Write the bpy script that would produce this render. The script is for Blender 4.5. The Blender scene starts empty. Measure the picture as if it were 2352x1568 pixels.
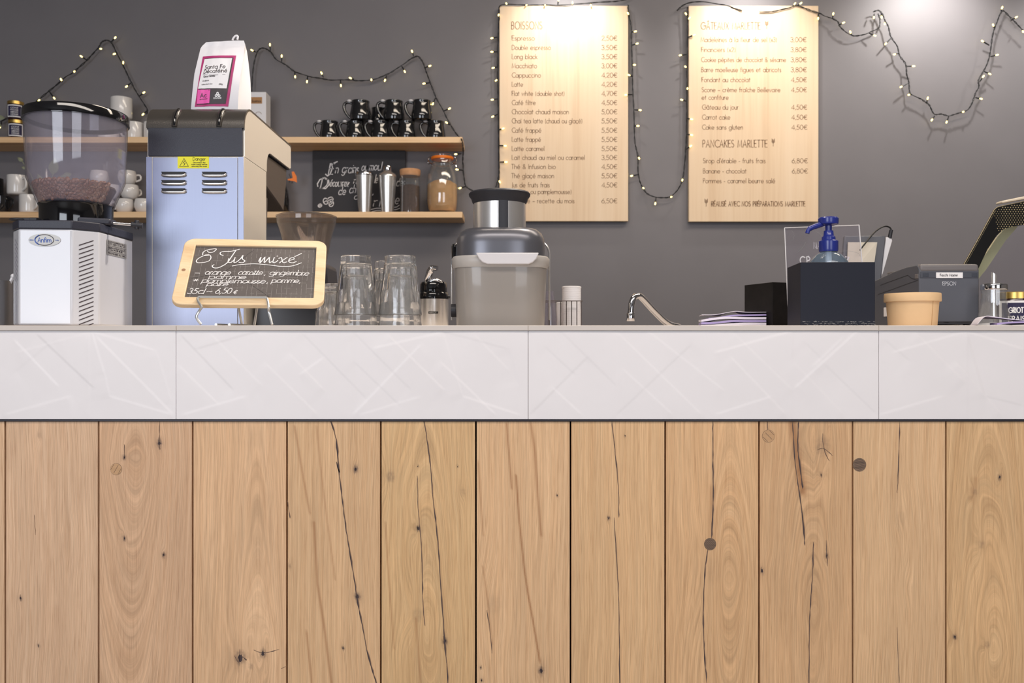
import bpy, math, random
from mathutils import Vector, Matrix, noise
random.seed(7)
PI = math.pi
C = bpy.context.scene.collection
scn = bpy.context.scene

# ---------------------------------------------------------------- camera, world, lights, exposure
EYE = 1.071          # camera height
F = 2020.0           # focal length in pixels of a 2352 wide frame
WY = 3.80            # rear wall
TOP = 1.0985         # counter top height
cam = bpy.data.cameras.new('camera')
cam.sensor_width = 36.0
cam.lens = 36.0 * F / 2352.0
cam.clip_start = 0.05
cam.dof.use_dof = True
cam.dof.focus_distance = 1.62
cam.dof.aperture_fstop = 9.0
camo = bpy.data.objects.new('camera', cam)
camo.location = (0, 0, EYE)
camo.rotation_euler = (PI / 2, 0, 0)
C.objects.link(camo)
scn.camera = camo

scn.view_settings.view_transform = 'Standard'
scn.view_settings.look = 'None'
scn.view_settings.gamma = 1.0
scn.view_settings.use_curve_mapping = False
scn.view_settings.exposure = 0.0

world = bpy.data.worlds.new('world')
scn.world = world
world.use_nodes = True
world.node_tree.nodes['Background'].inputs[0].default_value = (0.75, 0.8, 0.9, 1)
world.node_tree.nodes['Background'].inputs[1].default_value = 0.35


def area(name, loc, target, sx, sy, power, col):
    l = bpy.data.lights.new(name, 'AREA')
    l.shape = 'RECTANGLE'
    l.size, l.size_y = sx, sy
    l.energy = power
    l.color = col
    o = bpy.data.objects.new(name, l)
    o.location = loc
    o.rotation_euler = (Vector(target) - Vector(loc)).to_track_quat('-Z', 'Y').to_euler()
    C.objects.link(o)
    return o


def spot(name, loc, target, power, col, ang, blend=1.0, r=0.03):
    l = bpy.data.lights.new(name, 'SPOT')
    l.energy = power
    l.color = col
    l.spot_size = math.radians(ang)
    l.spot_blend = blend
    l.shadow_soft_size = r
    o = bpy.data.objects.new(name, l)
    o.location = loc
    o.rotation_euler = (Vector(target) - Vector(loc)).to_track_quat('-Z', 'Y').to_euler()
    C.objects.link(o)
    return o


WARM = (1.0, 0.86, 0.70)
COOL = (0.86, 0.91, 1.0)
# daylight through the two shop windows behind the camera
area('daylight_left', (-2.1, -2.9, 1.6), (-1.0, 1.6, 1.0), 1.9, 2.0, 78, COOL)
area('daylight_right', (1.5, -2.9, 1.6), (0.8, 1.6, 1.1), 1.9, 2.0, 42, (0.9, 0.93, 1.0))
# ceiling luminaires over the customers and over the counter
area('ceiling_light_customer', (0.3, 0.1, 2.92), (0.3, 0.9, 0.6), 3.4, 0.5, 52, (1.0, 0.91, 0.83))
area('ceiling_light_counter', (0.9, 2.3, 2.95), (0.8, 2.6, 1.0), 2.6, 0.35, 34, WARM)
# spot lamps washing the rear wall; rightmost one added to brighten that end
for sx, pw in ((0.235, 18), (1.01, 18), (1.79, 26), (2.57, 26)):
    spot('wall_spot', (sx, 3.46, 2.66), (sx, 3.80, 2.34), pw, (1.0, 0.955, 0.90), 92 if sx < 1.5 else 120)
# unseen fill spot, added to warm and brighten the machines' side
spot('machine_fill_spot', (0.55, 2.25, 2.9), (-0.5, 2.1, 1.35), 135, (1.0, 0.91, 0.81), 50)

# ---------------------------------------------------------------- helpers


def s2l(c):
    out = []
    for v in c[:3]:
        v = v / 255.0
        out.append(v / 12.92 if v <= 0.04045 else ((v + 0.055) / 1.055) ** 2.4)
    return tuple(out) + (1.0,)


def P(u, v, Y):
    return Vector(((u - 1176) / F * Y, Y, EYE + (784 - v) / F * Y))


MATS = {}


def mat(name, col=(128, 128, 128), rough=0.5, metal=0.0, trans=0.0, ior=1.45, coat=0.0, emit=0.0,
        bump=0.0, bscale=40.0, bstretch=(1, 1, 1), var=0.0, vscale=8.0, vstretch=(1, 1, 1), alpha=1.0, spec=0.5, lin=None):
    if name in MATS:
        return MATS[name]
    m = bpy.data.materials.new(name)
    m.use_nodes = True
    nt = m.node_tree
    b = nt.nodes['Principled BSDF']
    c = lin if lin else s2l(col)
    b.inputs['Base Color'].default_value = c
    b.inputs['Roughness'].default_value = rough
    b.inputs['Metallic'].default_value = metal
    b.inputs['Transmission Weight'].default_value = trans
    b.inputs['IOR'].default_value = ior
    b.inputs['Coat Weight'].default_value = coat
    b.inputs['Coat Roughness'].default_value = 0.05
    b.inputs['Alpha'].default_value = alpha
    b.inputs['Specular IOR Level'].default_value = spec
    if emit:
        b.inputs['Emission Color'].default_value = c
        b.inputs['Emission Strength'].default_value = emit
    tc = nt.nodes.new('ShaderNodeTexCoord')

    def mp(st):
        n = nt.nodes.new('ShaderNodeMapping')
        n.inputs['Scale'].default_value = st
        nt.links.new(tc.outputs['Object'], n.inputs[0])
        return n
    if bump:
        n = nt.nodes.new('ShaderNodeTexNoise')
        n.inputs['Scale'].default_value = bscale
        n.inputs['Detail'].default_value = 4
        nt.links.new(mp(bstretch).outputs[0], n.inputs['Vector'])
        bm = nt.nodes.new('ShaderNodeBump')
        bm.inputs['Strength'].default_value = bump
        bm.inputs['Distance'].default_value = 0.002
        nt.links.new(n.outputs['Fac'], bm.inputs['Height'])
        nt.links.new(bm.outputs[0], b.inputs['Normal'])
    if var:
        n = nt.nodes.new('ShaderNodeTexNoise')
        n.inputs['Scale'].default_value = vscale
        n.inputs['Detail'].default_value = 5
        nt.links.new(mp(vstretch).outputs[0], n.inputs['Vector'])
        r = nt.nodes.new('ShaderNodeMapRange')
        r.inputs['From Min'].default_value = 0.3
        r.inputs['From Max'].default_value = 0.7
        r.inputs['To Min'].default_value = 1 - var
        r.inputs['To Max'].default_value = 1 + var
        nt.links.new(n.outputs['Fac'], r.inputs['Value'])
        mx = nt.nodes.new('ShaderNodeMix')
        mx.data_type = 'RGBA'
        mx.blend_type = 'MULTIPLY'
        mx.inputs['Factor'].default_value = 1
        mx.inputs['A'].default_value = c
        nt.links.new(r.outputs[0], mx.inputs['B'])
        nt.links.new(mx.outputs['Result'], b.inputs['Base Color'])
    MATS[name] = m
    return m


def thin(name, tint, haze, hz, rough=.04, ior=1.5, streak=0):
    """thin clear plastic or glass: see-through sheet with fresnel reflection and a little haze"""
    m = bpy.data.materials.new(name)
    m.use_nodes = True
    nt = m.node_tree
    nt.nodes.remove(nt.nodes['Principled BSDF'])
    N, L = nt.nodes, nt.links
    tr = N.new('ShaderNodeBsdfTransparent'); tr.inputs[0].default_value = (*tint, 1)
    df = N.new('ShaderNodeBsdfDiffuse'); df.inputs[0].default_value = (*haze, 1)
    gl = N.new('ShaderNodeBsdfGlossy'); gl.inputs['Roughness'].default_value = rough
    fr = N.new('ShaderNodeFresnel'); ge = N.new('ShaderNodeNewGeometry')
    mr = N.new('ShaderNodeMapRange'); mr.inputs['To Min'].default_value = ior; mr.inputs['To Max'].default_value = 1 / ior
    L.new(ge.outputs['Backfacing'], mr.inputs['Value']); L.new(mr.outputs[0], fr.inputs[0])
    a = N.new('ShaderNodeMixShader'); a.inputs[0].default_value = hz
    L.new(tr.outputs[0], a.inputs[1]); L.new(df.outputs[0], a.inputs[2])
    b = N.new('ShaderNodeMixShader')
    L.new(fr.outputs[0], b.inputs[0]); L.new(a.outputs[0], b.inputs[1]); L.new(gl.outputs[0], b.inputs[2])
    if streak:
        tc = N.new('ShaderNodeTexCoord'); mp = N.new('ShaderNodeMapping'); mp.inputs['Scale'].default_value = (160, 160, 22)
        nz = N.new('ShaderNodeTexNoise'); nz.inputs['Scale'].default_value = 1; nz.inputs['Detail'].default_value = 2
        bm = N.new('ShaderNodeBump'); bm.inputs['Strength'].default_value = streak; bm.inputs['Distance'].default_value = .003
        L.new(tc.outputs['Object'], mp.inputs[0]); L.new(mp.outputs[0], nz.inputs['Vector']); L.new(nz.outputs['Fac'], bm.inputs['Height'])
        L.new(bm.outputs[0], gl.inputs['Normal']); L.new(bm.outputs[0], fr.inputs['Normal'])
    L.new(b.outputs[0], N['Material Output'].inputs[0])
    MATS[name] = m
    return m


def wood(name, c1, c2, c3, axis='X', scale=1.0, rough=0.5):
    """straight grained wood, grain running along axis"""
    m = bpy.data.materials.new(name)
    m.use_nodes = True
    nt = m.node_tree
    b = nt.nodes['Principled BSDF']
    b.inputs['Roughness'].default_value = rough
    tc = nt.nodes.new('ShaderNodeTexCoord')

    def nz(sc, st, det, dist=0.0):
        n = nt.nodes.new('ShaderNodeMapping')
        n.inputs['Scale'].default_value = st
        nt.links.new(tc.outputs['Object'], n.inputs[0])
        t = nt.nodes.new('ShaderNodeTexNoise')
        t.inputs['Scale'].default_value = sc * scale
        t.inputs['Detail'].default_value = det
        t.inputs['Distortion'].default_value = dist
        nt.links.new(n.outputs[0], t.inputs['Vector'])
        return t
    st = {'X': (0.05, 1, 1), 'Z': (1, 1, 0.05)}[axis]
    st2 = {'X': (0.03, 1, 1), 'Z': (1, 1, 0.03)}[axis]
    a = nz(18, st, 3, 0.6)
    f = nz(160, st2, 4)
    r = nt.nodes.new('ShaderNodeValToRGB')
    r.color_ramp.elements[0].position = 0.3
    r.color_ramp.elements[0].color = s2l(c3)
    r.color_ramp.elements[1].position = 0.7
    r.color_ramp.elements[1].color = s2l(c1)
    e = r.color_ramp.elements.new(0.48)
    e.color = s2l(c2)
    mx = nt.nodes.new('ShaderNodeMix')
    mx.data_type = 'FLOAT'
    mx.inputs['Factor'].default_value = 0.35
    nt.links.new(a.outputs['Fac'], mx.inputs['A'])
    nt.links.new(f.outputs['Fac'], mx.inputs['B'])
    nt.links.new(mx.outputs['Result'], r.inputs[0])
    nt.links.new(r.outputs[0], b.inputs['Base Color'])
    bm = nt.nodes.new('ShaderNodeBump')
    bm.inputs['Strength'].default_value = 0.15
    bm.inputs['Distance'].default_value = 0.001
    nt.links.new(f.outputs['Fac'], bm.inputs['Height'])
    nt.links.new(bm.outputs[0], b.inputs['Normal'])
    return m


LOC = {}


def tag(o, label=None, cat=None, group=None, kind=None):
    if label: o['label'] = label
    if cat: o['category'] = cat
    if group: o['group'] = group
    if kind: o['kind'] = kind
    return o


def thing(name, label, cat, loc, group=None):
    o = bpy.data.objects.new(name, None)
    o.empty_display_size = 0.03
    C.objects.link(o)
    o.location = loc
    LOC[o] = Vector(loc)
    return tag(o, label, cat, group)


class B:
    """collects geometry; build() links it as ONE mesh object"""

    def __init__(s):
        s.v, s.f, s.m = [], [], []
        s.mi = 0

    def add(s, vs, fs):
        n = len(s.v)
        s.v += [Vector(p) for p in vs]
        for f in fs:
            s.f.append([i + n for i in f])
            s.m.append(s.mi)
        return s

    def box(s, a, b):
        x0, y0, z0 = a
        x1, y1, z1 = b
        vs = [(x0, y0, z0), (x1, y0, z0), (x1, y1, z0), (x0, y1, z0), (x0, y0, z1), (x1, y0, z1), (x1, y1, z1), (x0, y1, z1)]
        return s.add(vs, [(3, 2, 1, 0), (4, 5, 6, 7), (0, 1, 5, 4), (1, 2, 6, 5), (2, 3, 7, 6), (3, 0, 4, 7)])

    def obox(s, c, R, U, N, w, h, d):
        """box centred at c, half sizes along R,U,N"""
        vs = []
        for n in (-1, 1):
            for (a, b) in ((-1, -1), (1, -1), (1, 1), (-1, 1)):
                vs.append(c + R * a * w + U * b * h + N * n * d)
        return s.add(vs, [(3, 2, 1, 0), (4, 5, 6, 7), (0, 1, 5, 4), (1, 2, 6, 5), (2, 3, 7, 6), (3, 0, 4, 7)])

    def lathe(s, prof, c=(0, 0, 0), n=48, sx=1, sy=1, close=False, p=2.0, M=None, fl=None):
        """prof: list of (r,z); p: superellipse exponent; fl(k)->radius factor"""
        c = Vector(c)
        vs = []
        for (r, z) in prof:
            for k in range(n):
                t = 2 * PI * k / n
                ct, st = math.cos(t), math.sin(t)
                q = 1.0
                if p != 2.0:
                    q = (abs(ct) ** p + abs(st) ** p) ** (-1.0 / p)
                if fl:
                    q *= fl(k, z)
                pt = Vector((r * sx * ct * q, r * sy * st * q, z))
                if M is not None:
                    pt = M @ pt
                vs.append(c + pt)
        fs = []
        L = len(prof)
        for j in range(L if close else L - 1):
            a, b = j * n, ((j + 1) % L) * n
            for k in range(n):
                k2 = (k + 1) % n
                fs.append((a + k, a + k2, b + k2, b + k))
        if not close:
            if prof[0][0] > 1e-6: fs.append(tuple(reversed(range(n))))
            if prof[-1][0] > 1e-6: fs.append(tuple((L - 1) * n + k for k in range(n)))
        return s.add(vs, fs)

    def tube(s, pts, r, n=8, caps=True):
        pts = [Vector(p) for p in pts]
        L = len(pts)
        rs = r if isinstance(r, (list, tuple)) else [r] * L
        vs = []
        prev = None
        for i, p in enumerate(pts):
            d = (pts[min(i + 1, L - 1)] - pts[max(i - 1, 0)])
            if d.length < 1e-9: d = Vector((0, 0, 1))
            d.normalize()
            if prev is None:
                up = Vector((0, 0, 1)) if abs(d.z) < 0.9 else Vector((0, 1, 0))
                a = d.cross(up).normalized()
            else:
                a = prev - d * prev.dot(d)
                if a.length < 1e-6: a = d.orthogonal()
                a.normalize()
            prev = a
            b = d.cross(a)
            for k in range(n):
                t = 2 * PI * k / n
                vs.append(p + (a * math.cos(t) + b * math.sin(t)) * rs[i])
        fs = []
        for i in range(L - 1):
            for k in range(n):
                k2 = (k + 1) % n
                fs.append((i * n + k, i * n + k2, (i + 1) * n + k2, (i + 1) * n + k))
        if caps:
            fs.append(tuple(reversed(range(n))))
            fs.append(tuple((L - 1) * n + k for k in range(n)))
        return s.add(vs, fs)

    def prism(s, outl, ext):
        """outl: list of 3-D points (planar), ext: extrusion vector"""
        n = len(outl)
        ext = Vector(ext)
        vs = [Vector(p) for p in outl] + [Vector(p) + ext for p in outl]
        fs = [tuple(range(n)), tuple(reversed(range(n, 2 * n)))]
        for k in range(n):
            k2 = (k + 1) % n
            fs.append((k2, k, n + k, n + k2))
        return s.add(vs, fs)

    def ring_prism(s, outer, inner, ext):
        n = len(outer)
        ext = Vector(ext)
        O = [Vector(p) for p in outer]
        I = [Vector(p) for p in inner]
        vs = O + I + [p + ext for p in O] + [p + ext for p in I]
        fs = []
        for k in range(n):
            k2 = (k + 1) % n
            fs += [(k, k2, n + k2, n + k), (2 * n + k2, 2 * n + k, 3 * n + k, 3 * n + k2),
                   (k2, k, 2 * n + k, 2 * n + k2), (n + k, n + k2, 3 * n + k2, 3 * n + k)]
        return s.add(vs, fs)

    def sphere(s, c, r, n=12, sc=(1, 1, 1)):
        c = Vector(c)
        prof = []
        m = max(6, n // 2)
        vs = []
        for j in range(m + 1):
            t = PI * j / m
            for k in range(n):
                a = 2 * PI * k / n
                vs.append(c + Vector((r * sc[0] * math.sin(t) * math.cos(a), r * sc[1] * math.sin(t) * math.sin(a), r * sc[2] * math.cos(t))))
        fs = []
        for j in range(m):
            for k in range(n):
                k2 = (k + 1) % n
                if j == 0: fs.append((k, (j + 1) * n + k, (j + 1) * n + k2))
                elif j == m - 1: fs.append((j * n + k, (j + 1) * n + k, j * n + k2))
                else: fs.append((j * n + k, (j + 1) * n + k, (j + 1) * n + k2, j * n + k2))
        return s.add(vs, fs)

    def ribbon(s, pl, w, mp, closed=False):
        """flat stroke along 2-D polyline, mp maps (x,y)->3-D"""
        n = len(pl)
        if n < 2: return s
        L, R = [], []
        for i in range(n):
            x, y = pl[i]
            if closed:
                xa, ya = pl[i - 1]; xb, yb = pl[(i + 1) % n]
            else:
                xa, ya = pl[max(i - 1, 0)]; xb, yb = pl[min(i + 1, n - 1)]
            dx, dy = xb - xa, yb - ya
            l = math.hypot(dx, dy) or 1
            dx, dy = dx / l, dy / l
            h = w[i] / 2 if isinstance(w, list) else w / 2
            # miter
            if 0 < i < n - 1 or closed:
                ex, ey = x - xa, y - ya
                l1 = math.hypot(ex, ey) or 1
                cs = max(0.5, abs((ex * dx + ey * dy) / l1))
                h = h / cs
            ox = oy = 0
            if not closed and i == 0: ox, oy = -dx * h * 0.7, -dy * h * 0.7
            if not closed and i == n - 1: ox, oy = dx * h * 0.7, dy * h * 0.7
            L.append((x - dy * h + ox, y + dx * h + oy))
            R.append((x + dy * h + ox, y - dx * h + oy))
        vs = [mp(*p) for p in L] + [mp(*p) for p in R]
        fs = []
        for i in range(n if closed else n - 1):
            j = (i + 1) % n
            fs.append((i, n + i, n + j, j))
        return s.add(vs, fs)

    def build(s, name, mats, parent=None, local=False, smooth=40, bevel=0, seg=2, loc=None, ang=30):
        me = bpy.data.meshes.new(name)
        off = Vector((0, 0, 0))
        if not local:
            if parent is not None: off = LOC[parent]
            elif loc is not None: off = Vector(loc)
        me.from_pydata([tuple(p - off) for p in s.v], [], s.f)
        if not isinstance(mats, (list, tuple)): mats = [mats]
        for m in mats: me.materials.append(m)
        for i, p in enumerate(me.polygons): p.material_index = s.m[i]
        if smooth:
            for p in me.polygons: p.use_smooth = True
            me.set_sharp_from_angle(angle=math.radians(smooth))
        o = bpy.data.objects.new(name, me)
        C.objects.link(o)
        if parent is not None:
            o.parent = parent
            LOC[o] = LOC[parent].copy() if not local else Vector((0, 0, 0))
        else:
            if loc is not None: o.location = loc
            LOC[o] = off
        if bevel:
            md = o.modifiers.new('bevel', 'BEVEL')
            md.width = bevel
            md.segments = seg
            md.limit_method = 'ANGLE'
            md.angle_limit = math.radians(ang)
            md.harden_normals = False
        return o


def children(o):
    return [c for c in bpy.data.objects if c.parent == o]


def copy_tree(o, kids, parent=None):
    c = o.copy()
    C.objects.link(c)
    if parent is not None: c.parent = parent
    for ch in kids.get(o, []):
        copy_tree(ch, kids, c)
    return c


def kidmap():
    k = {}
    for o in bpy.data.objects:
        if o.parent: k.setdefault(o.parent, []).append(o)
    return k


def rrect(x0, z0, x1, z1, r, n=5):
    """rounded rectangle, list of (x,z)"""
    pts = []
    for (cx, cz, a) in ((x1 - r, z1 - r, 0), (x0 + r, z1 - r, 90), (x0 + r, z0 + r, 180), (x1 - r, z0 + r, 270)):
        for k in range(n + 1):
            t = math.radians(a + 90.0 * k / n)
            pts.append((cx + r * math.cos(t), cz + r * math.sin(t)))
    return pts


def spline(pts, n=6):
    """Catmull-Rom through points"""
    pts = [Vector(p) for p in pts]
    out = []
    for i in range(len(pts) - 1):
        p0, p1, p2, p3 = pts[max(i - 1, 0)], pts[i], pts[i + 1], pts[min(i + 2, len(pts) - 1)]
        for k in range(n):
            t = k / n
            out.append(0.5 * ((2 * p1) + (p2 - p0) * t + (2 * p0 - 5 * p1 + 4 * p2 - p3) * t * t + (3 * p1 - p0 - 3 * p2 + p3) * t ** 3))
    out.append(pts[-1])
    return out


# ---------------------------------------------------------------- single stroke lettering
def arc(cx, cy, rx, ry, a0, a1, n=None):
    n = n or max(4, int(abs(a1 - a0) / 18))
    return [(cx + rx * math.cos(math.radians(a0 + (a1 - a0) * k / n)), cy + ry * math.sin(math.radians(a0 + (a1 - a0) * k / n))) for k in range(n + 1)]


X = 0.60
H_ = X / 2
DOT = lambda x, y: [(x - 0.012, y), (x + 0.012, y)]
G = {
    ' ': (0.32, []),
    'a': (X + .02, [arc(H_, H_, H_, H_, 0, 360), [(X, X), (X, 0)]]),
    'b': (X, [arc(H_, H_, H_, H_, 0, 360), [(0, 1), (0, 0)]]),
    'c': (.5, [arc(H_, H_, H_, H_, 48, 312)]),
    'd': (X + .02, [arc(H_, H_, H_, H_, 0, 360), [(X, 1), (X, 0)]]),
    'e': (X, [[(0, H_), (X, H_)] + arc(H_, H_, H_, H_, 0, 318)[1:]]),
    'f': (.3, [[(.1, 0), (.1, .8)] + arc(.26, .82, .16, .18, 180, 80), [(0, X), (.28, X)]]),
    'g': (X + .02, [arc(H_, H_, H_, H_, 0, 360), [(X, X), (X, -.08)] + arc(H_, -.08, H_, .22, 0, -150)]),
    'h': (.48, [[(0, 1), (0, 0)], [(0, .34)] + arc(.23, .36, .23, .24, 180, 0) + [(.46, 0)]]),
    'i': (.06, [[(.03, X), (.03, 0)], DOT(.03, .82)]),
    'j': (.1, [[(.06, X), (.06, -.2), (-.04, -.28)], DOT(.06, .82)]),
    'k': (.42, [[(0, 1), (0, 0)], [(.38, X), (.02, .28)], [(.12, .36), (.42, 0)]]),
    'l': (.06, [[(.03, 1), (.03, 0)]]),
    'm': (.8, [[(0, X), (0, 0)], [(0, .36)] + arc(.2, .38, .2, .22, 180, 0) + [(.4, 0)], [(.4, .36)] + arc(.6, .38, .2, .22, 180, 0) + [(.8, 0)]]),
    'n': (.46, [[(0, X), (0, 0)], [(0, .34)] + arc(.23, .36, .23, .24, 180, 0) + [(.46, 0)]]),
    'o': (X, [arc(H_, H_, H_, H_, 0, 360)]),
    'p': (X, [arc(H_, H_, H_, H_, 0, 360), [(0, X), (0, -.32)]]),
    'q': (X, [arc(H_, H_, H_, H_, 0, 360), [(X, X), (X, -.32)]]),
    'r': (.26, [[(0, X), (0, 0)], [(0, .36)] + arc(.2, .38, .2, .22, 180, 75)]),
    's': (.34, [arc(.17, .45, .15, .15, 30, 270, 8) + arc(.17, .15, .16, .15, 90, -150, 8)]),
    't': (.28, [[(.13, .85), (.13, 0)], [(0, X), (.27, X)]]),
    'u': (.46, [[(0, X), (0, .24)] + arc(.23, .24, .23, .24, 180, 360) + [(.46, X)], [(.46, X), (.46, 0)]]),
    'v': (.46, [[(0, X), (.23, 0), (.46, X)]]),
    'w': (.74, [[(0, X), (.18, 0), (.37, .55), (.56, 0), (.74, X)]]),
    'x': (.44, [[(0, X), (.44, 0)], [(.44, X), (0, 0)]]),
    'y': (.46, [[(0, X), (.24, 0)], [(.46, X), (.1, -.32)]]),
    'z': (.42, [[(0, X), (.42, X), (0, 0), (.42, 0)]]),
    'A': (.66, [[(0, 0), (.33, 1), (.66, 0)], [(.11, .33), (.55, .33)]]),
    'B': (.46, [[(0, 0), (0, 1), (.2, 1)] + arc(.2, .76, .22, .24, 90, -90) + [(0, .52)], [(.2, .52)] + arc(.2, .26, .26, .26, 90, -90) + [(0, 0)]]),
    'C': (.7, [arc(.5, .5, .5, .5, 50, 310)]),
    'D': (.64, [[(0, 0), (0, 1), (.16, 1)] + arc(.16, .5, .48, .5, 90, -90) + [(0, 0)]]),
    'E': (.42, [[(.42, 1), (0, 1), (0, 0), (.42, 0)], [(0, .52), (.38, .52)]]),
    'F': (.4, [[(.4, 1), (0, 1), (0, 0)], [(0, .52), (.36, .52)]]),
    'G': (.9, [arc(.5, .5, .5, .5, 45, 360) + [(.55, .5)]]),
    'H': (.6, [[(0, 1), (0, 0)], [(.6, 1), (.6, 0)], [(0, .52), (.6, .52)]]),
    'I': (.06, [[(.03, 1), (.03, 0)]]),
    'J': (.28, [[(.24, 1), (.24, .0), (.18, -.12), (.04, -.2)]]),
    'K': (.52, [[(0, 1), (0, 0)], [(.5, 1), (.02, .5)], [(.12, .58), (.52, 0)]]),
    'L': (.38, [[(0, 1), (0, 0), (.38, 0)]]),
    'M': (.78, [[(0, 0), (.1, 1), (.39, .1), (.68, 1), (.78, 0)]]),
    'N': (.62, [[(0, 0), (0, 1), (.62, 0), (.62, 1)]]),
    'O': (.9, [arc(.45, .5, .45, .5, 0, 360)]),
    'P': (.44, [[(0, 0), (0, 1), (.18, 1)] + arc(.18, .74, .26, .26, 90, -90) + [(0, .48)]]),
    'Q': (.9, [arc(.45, .5, .45, .5, 0, 360), [(.5, .3), (.85, 0)]]),
    'R': (.46, [[(0, 0), (0, 1), (.18, 1)] + arc(.18, .74, .26, .26, 90, -90) + [(0, .48)], [(.18, .48), (.46, 0)]]),
    'S': (.46, [arc(.23, .75, .21, .25, 40, 270, 9) + arc(.23, .25, .23, .25, 90, -145, 9)]),
    'T': (.5, [[(0, 1), (.5, 1)], [(.25, 1), (.25, 0)]]),
    'U': (.56, [[(0, 1), (0, .28)] + arc(.28, .28, .28, .28, 180, 360) + [(.56, 1)]]),
    'V': (.62, [[(0, 1), (.31, 0), (.62, 1)]]),
    'W': (.9, [[(0, 1), (.22, 0), (.45, .95), (.68, 0), (.9, 1)]]),
    'X': (.56, [[(0, 1), (.56, 0)], [(.56, 1), (0, 0)]]),
    'Y': (.56, [[(0, 1), (.28, .5), (.56, 1)], [(.28, .5), (.28, 0)]]),
    'Z': (.52, [[(0, 1), (.52, 1), (0, 0), (.52, 0)]]),
    '0': (.52, [arc(.26, .48, .26, .48, 0, 360)]),
    '1': (.22, [[(0, .8), (.18, .96), (.18, 0)]]),
    '2': (.48, [arc(.23, .7, .22, .26, 170, -20) + [(0, 0), (.48, 0)]]),
    '3': (.44, [arc(.2, .73, .2, .23, 150, -90) + arc(.2, .25, .24, .25, 90, -155)]),
    '4': (.56, [[(.42, 0), (.42, .96), (0, .24), (.56, .24)]]),
    '5': (.46, [[(.42, .96), (.12, .96), (.06, .55)] + arc(.19, .3, .27, .3, 118, -140)]),
    '6': (.48, [[(.36, .96), (.04, .42)] + arc(.24, .28, .24, .28, 150, 510)]),
    '7': (.46, [[(0, .96), (.46, .96), (.14, 0)]]),
    '8': (.46, [arc(.23, .74, .19, .22, 0, 360), arc(.23, .27, .23, .27, 0, 360)]),
    '9': (.48, [[(.12, 0), (.44, .54)] + arc(.24, .68, .24, .28, -30, 330)]),
    ',': (.1, [[(.06, .05), (.0, -.14)]]),
    '.': (.08, [DOT(.04, .02)]),
    '-': (.26, [[(0, .32), (.24, .32)]]),
    '–': (.5, [[(0, .32), (.5, .32)]]),
    '_': (.5, [[(0, 0), (.5, 0)]]),
    '(': (.18, [arc(.3, .4, .28, .62, 130, 230)]),
    ')': (.18, [arc(-.12, .4, .28, .62, 50, -50)]),
    "'": (.06, [[(.04, 1), (.02, .78)]]),
    '&': (.64, [[(.62, 0), (.12, .68)] + arc(.27, .78, .17, .2, 200, -30) + [(.1, .36)] + arc(.24, .2, .22, .2, 160, 340) + [(.6, .42)]]),
    '€': (.6, [arc(.42, .48, .34, .48, 55, 305), [(-.02, .58), (.5, .58)], [(-.02, .4), (.46, .4)]]),
    '*': (.4, [[(.0, .45), (.4, .45)], [(.1, .25), (.3, .65)], [(.1, .65), (.3, .25)]]),
    '~': (.5, [[(0, .26), (.12, .38), (.25, .34), (.37, .28), (.5, .4)]]),
    '#': (.5, [[(.05, .3), (.5, .3)], [(.05, .5), (.5, .5)], [(.15, .15), (.25, .65)], [(.32, .15), (.42, .65)]]),
    '/': (.3, [[(0, 0), (.3, 1)]]),
    '!': (.1, [[(.05, 1), (.05, .25)], DOT(.05, .02)]),
    ':': (.1, [DOT(.05, .1), DOT(.05, .5)]),
}
ACC = {'é': ('e', [[(.22, .74), (.42, .9)]]), 'è': ('e', [[(.18, .9), (.38, .74)]]), 'ê': ('e', [[(.14, .74), (.3, .9), (.46, .74)]]),
       'à': ('a', [[(.18, .9), (.38, .74)]]), 'â': ('a', [[(.14, .74), (.3, .9), (.46, .74)]]), 'ç': ('c', [[(.3, 0), (.34, -.12), (.22, -.18)]]),
       'Â': ('A', [[(.18, 1.1), (.33, 1.24), (.48, 1.1)]]), 'É': ('E', [[(.14, 1.1), (.34, 1.26)]])}
for k, (b, ex) in ACC.items():
    G[k] = (G[b][0], G[b][1] + ex)
G['ı'] = (.06, [[(.03, X), (.03, 0)]])
G['î'] = (.1, [[(.05, X), (.05, 0)], [(-.1, .74), (.05, .9), (.2, .74)]])
G['ï'] = (.1, [[(.05, X), (.05, 0)], DOT(-.06, .82), DOT(.16, .82)])


def strokes(text, cap, width=None, track=.16, shear=0.0, squeeze=1.0, jit=0.0, link=False):
    out = []
    x = 0
    rnd = random.Random(len(text) * 7 + ord(text[0]))
    prev = None
    for ch in text:
        adv, pls = G.get(ch, G['o'])
        jy = rnd.uniform(-jit, jit)
        js = 1 + rnd.uniform(-jit, jit)
        for pl in pls:
            out.append([(x + px * js, py * js + jy) for px, py in pl])
        if link and prev and prev.islower() and ch.islower():
            out.append([(x - track - .02, .03 + jy), (x - track * .4, .06 + jy), (x + .05, .28 + jy)])
        prev = ch
        x += adv + track
    W = x - track
    k = (width / (W * cap)) if width else squeeze
    return [[((px * k + shear * py) * cap, py * cap) for px, py in pl] for pl in out]


def planemap(o, R, U, off):
    N = R.cross(U).normalized()
    return lambda x, y: o + R * x + U * y + N * off


def write(b, text, mp, x, y, cap, w, width=None, **kw):
    """x,y: baseline start in plane coordinates"""
    for pl in strokes(text, cap, width, **kw):
        b.ribbon([(x + px, y + py) for px, py in pl], w, mp)


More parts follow.
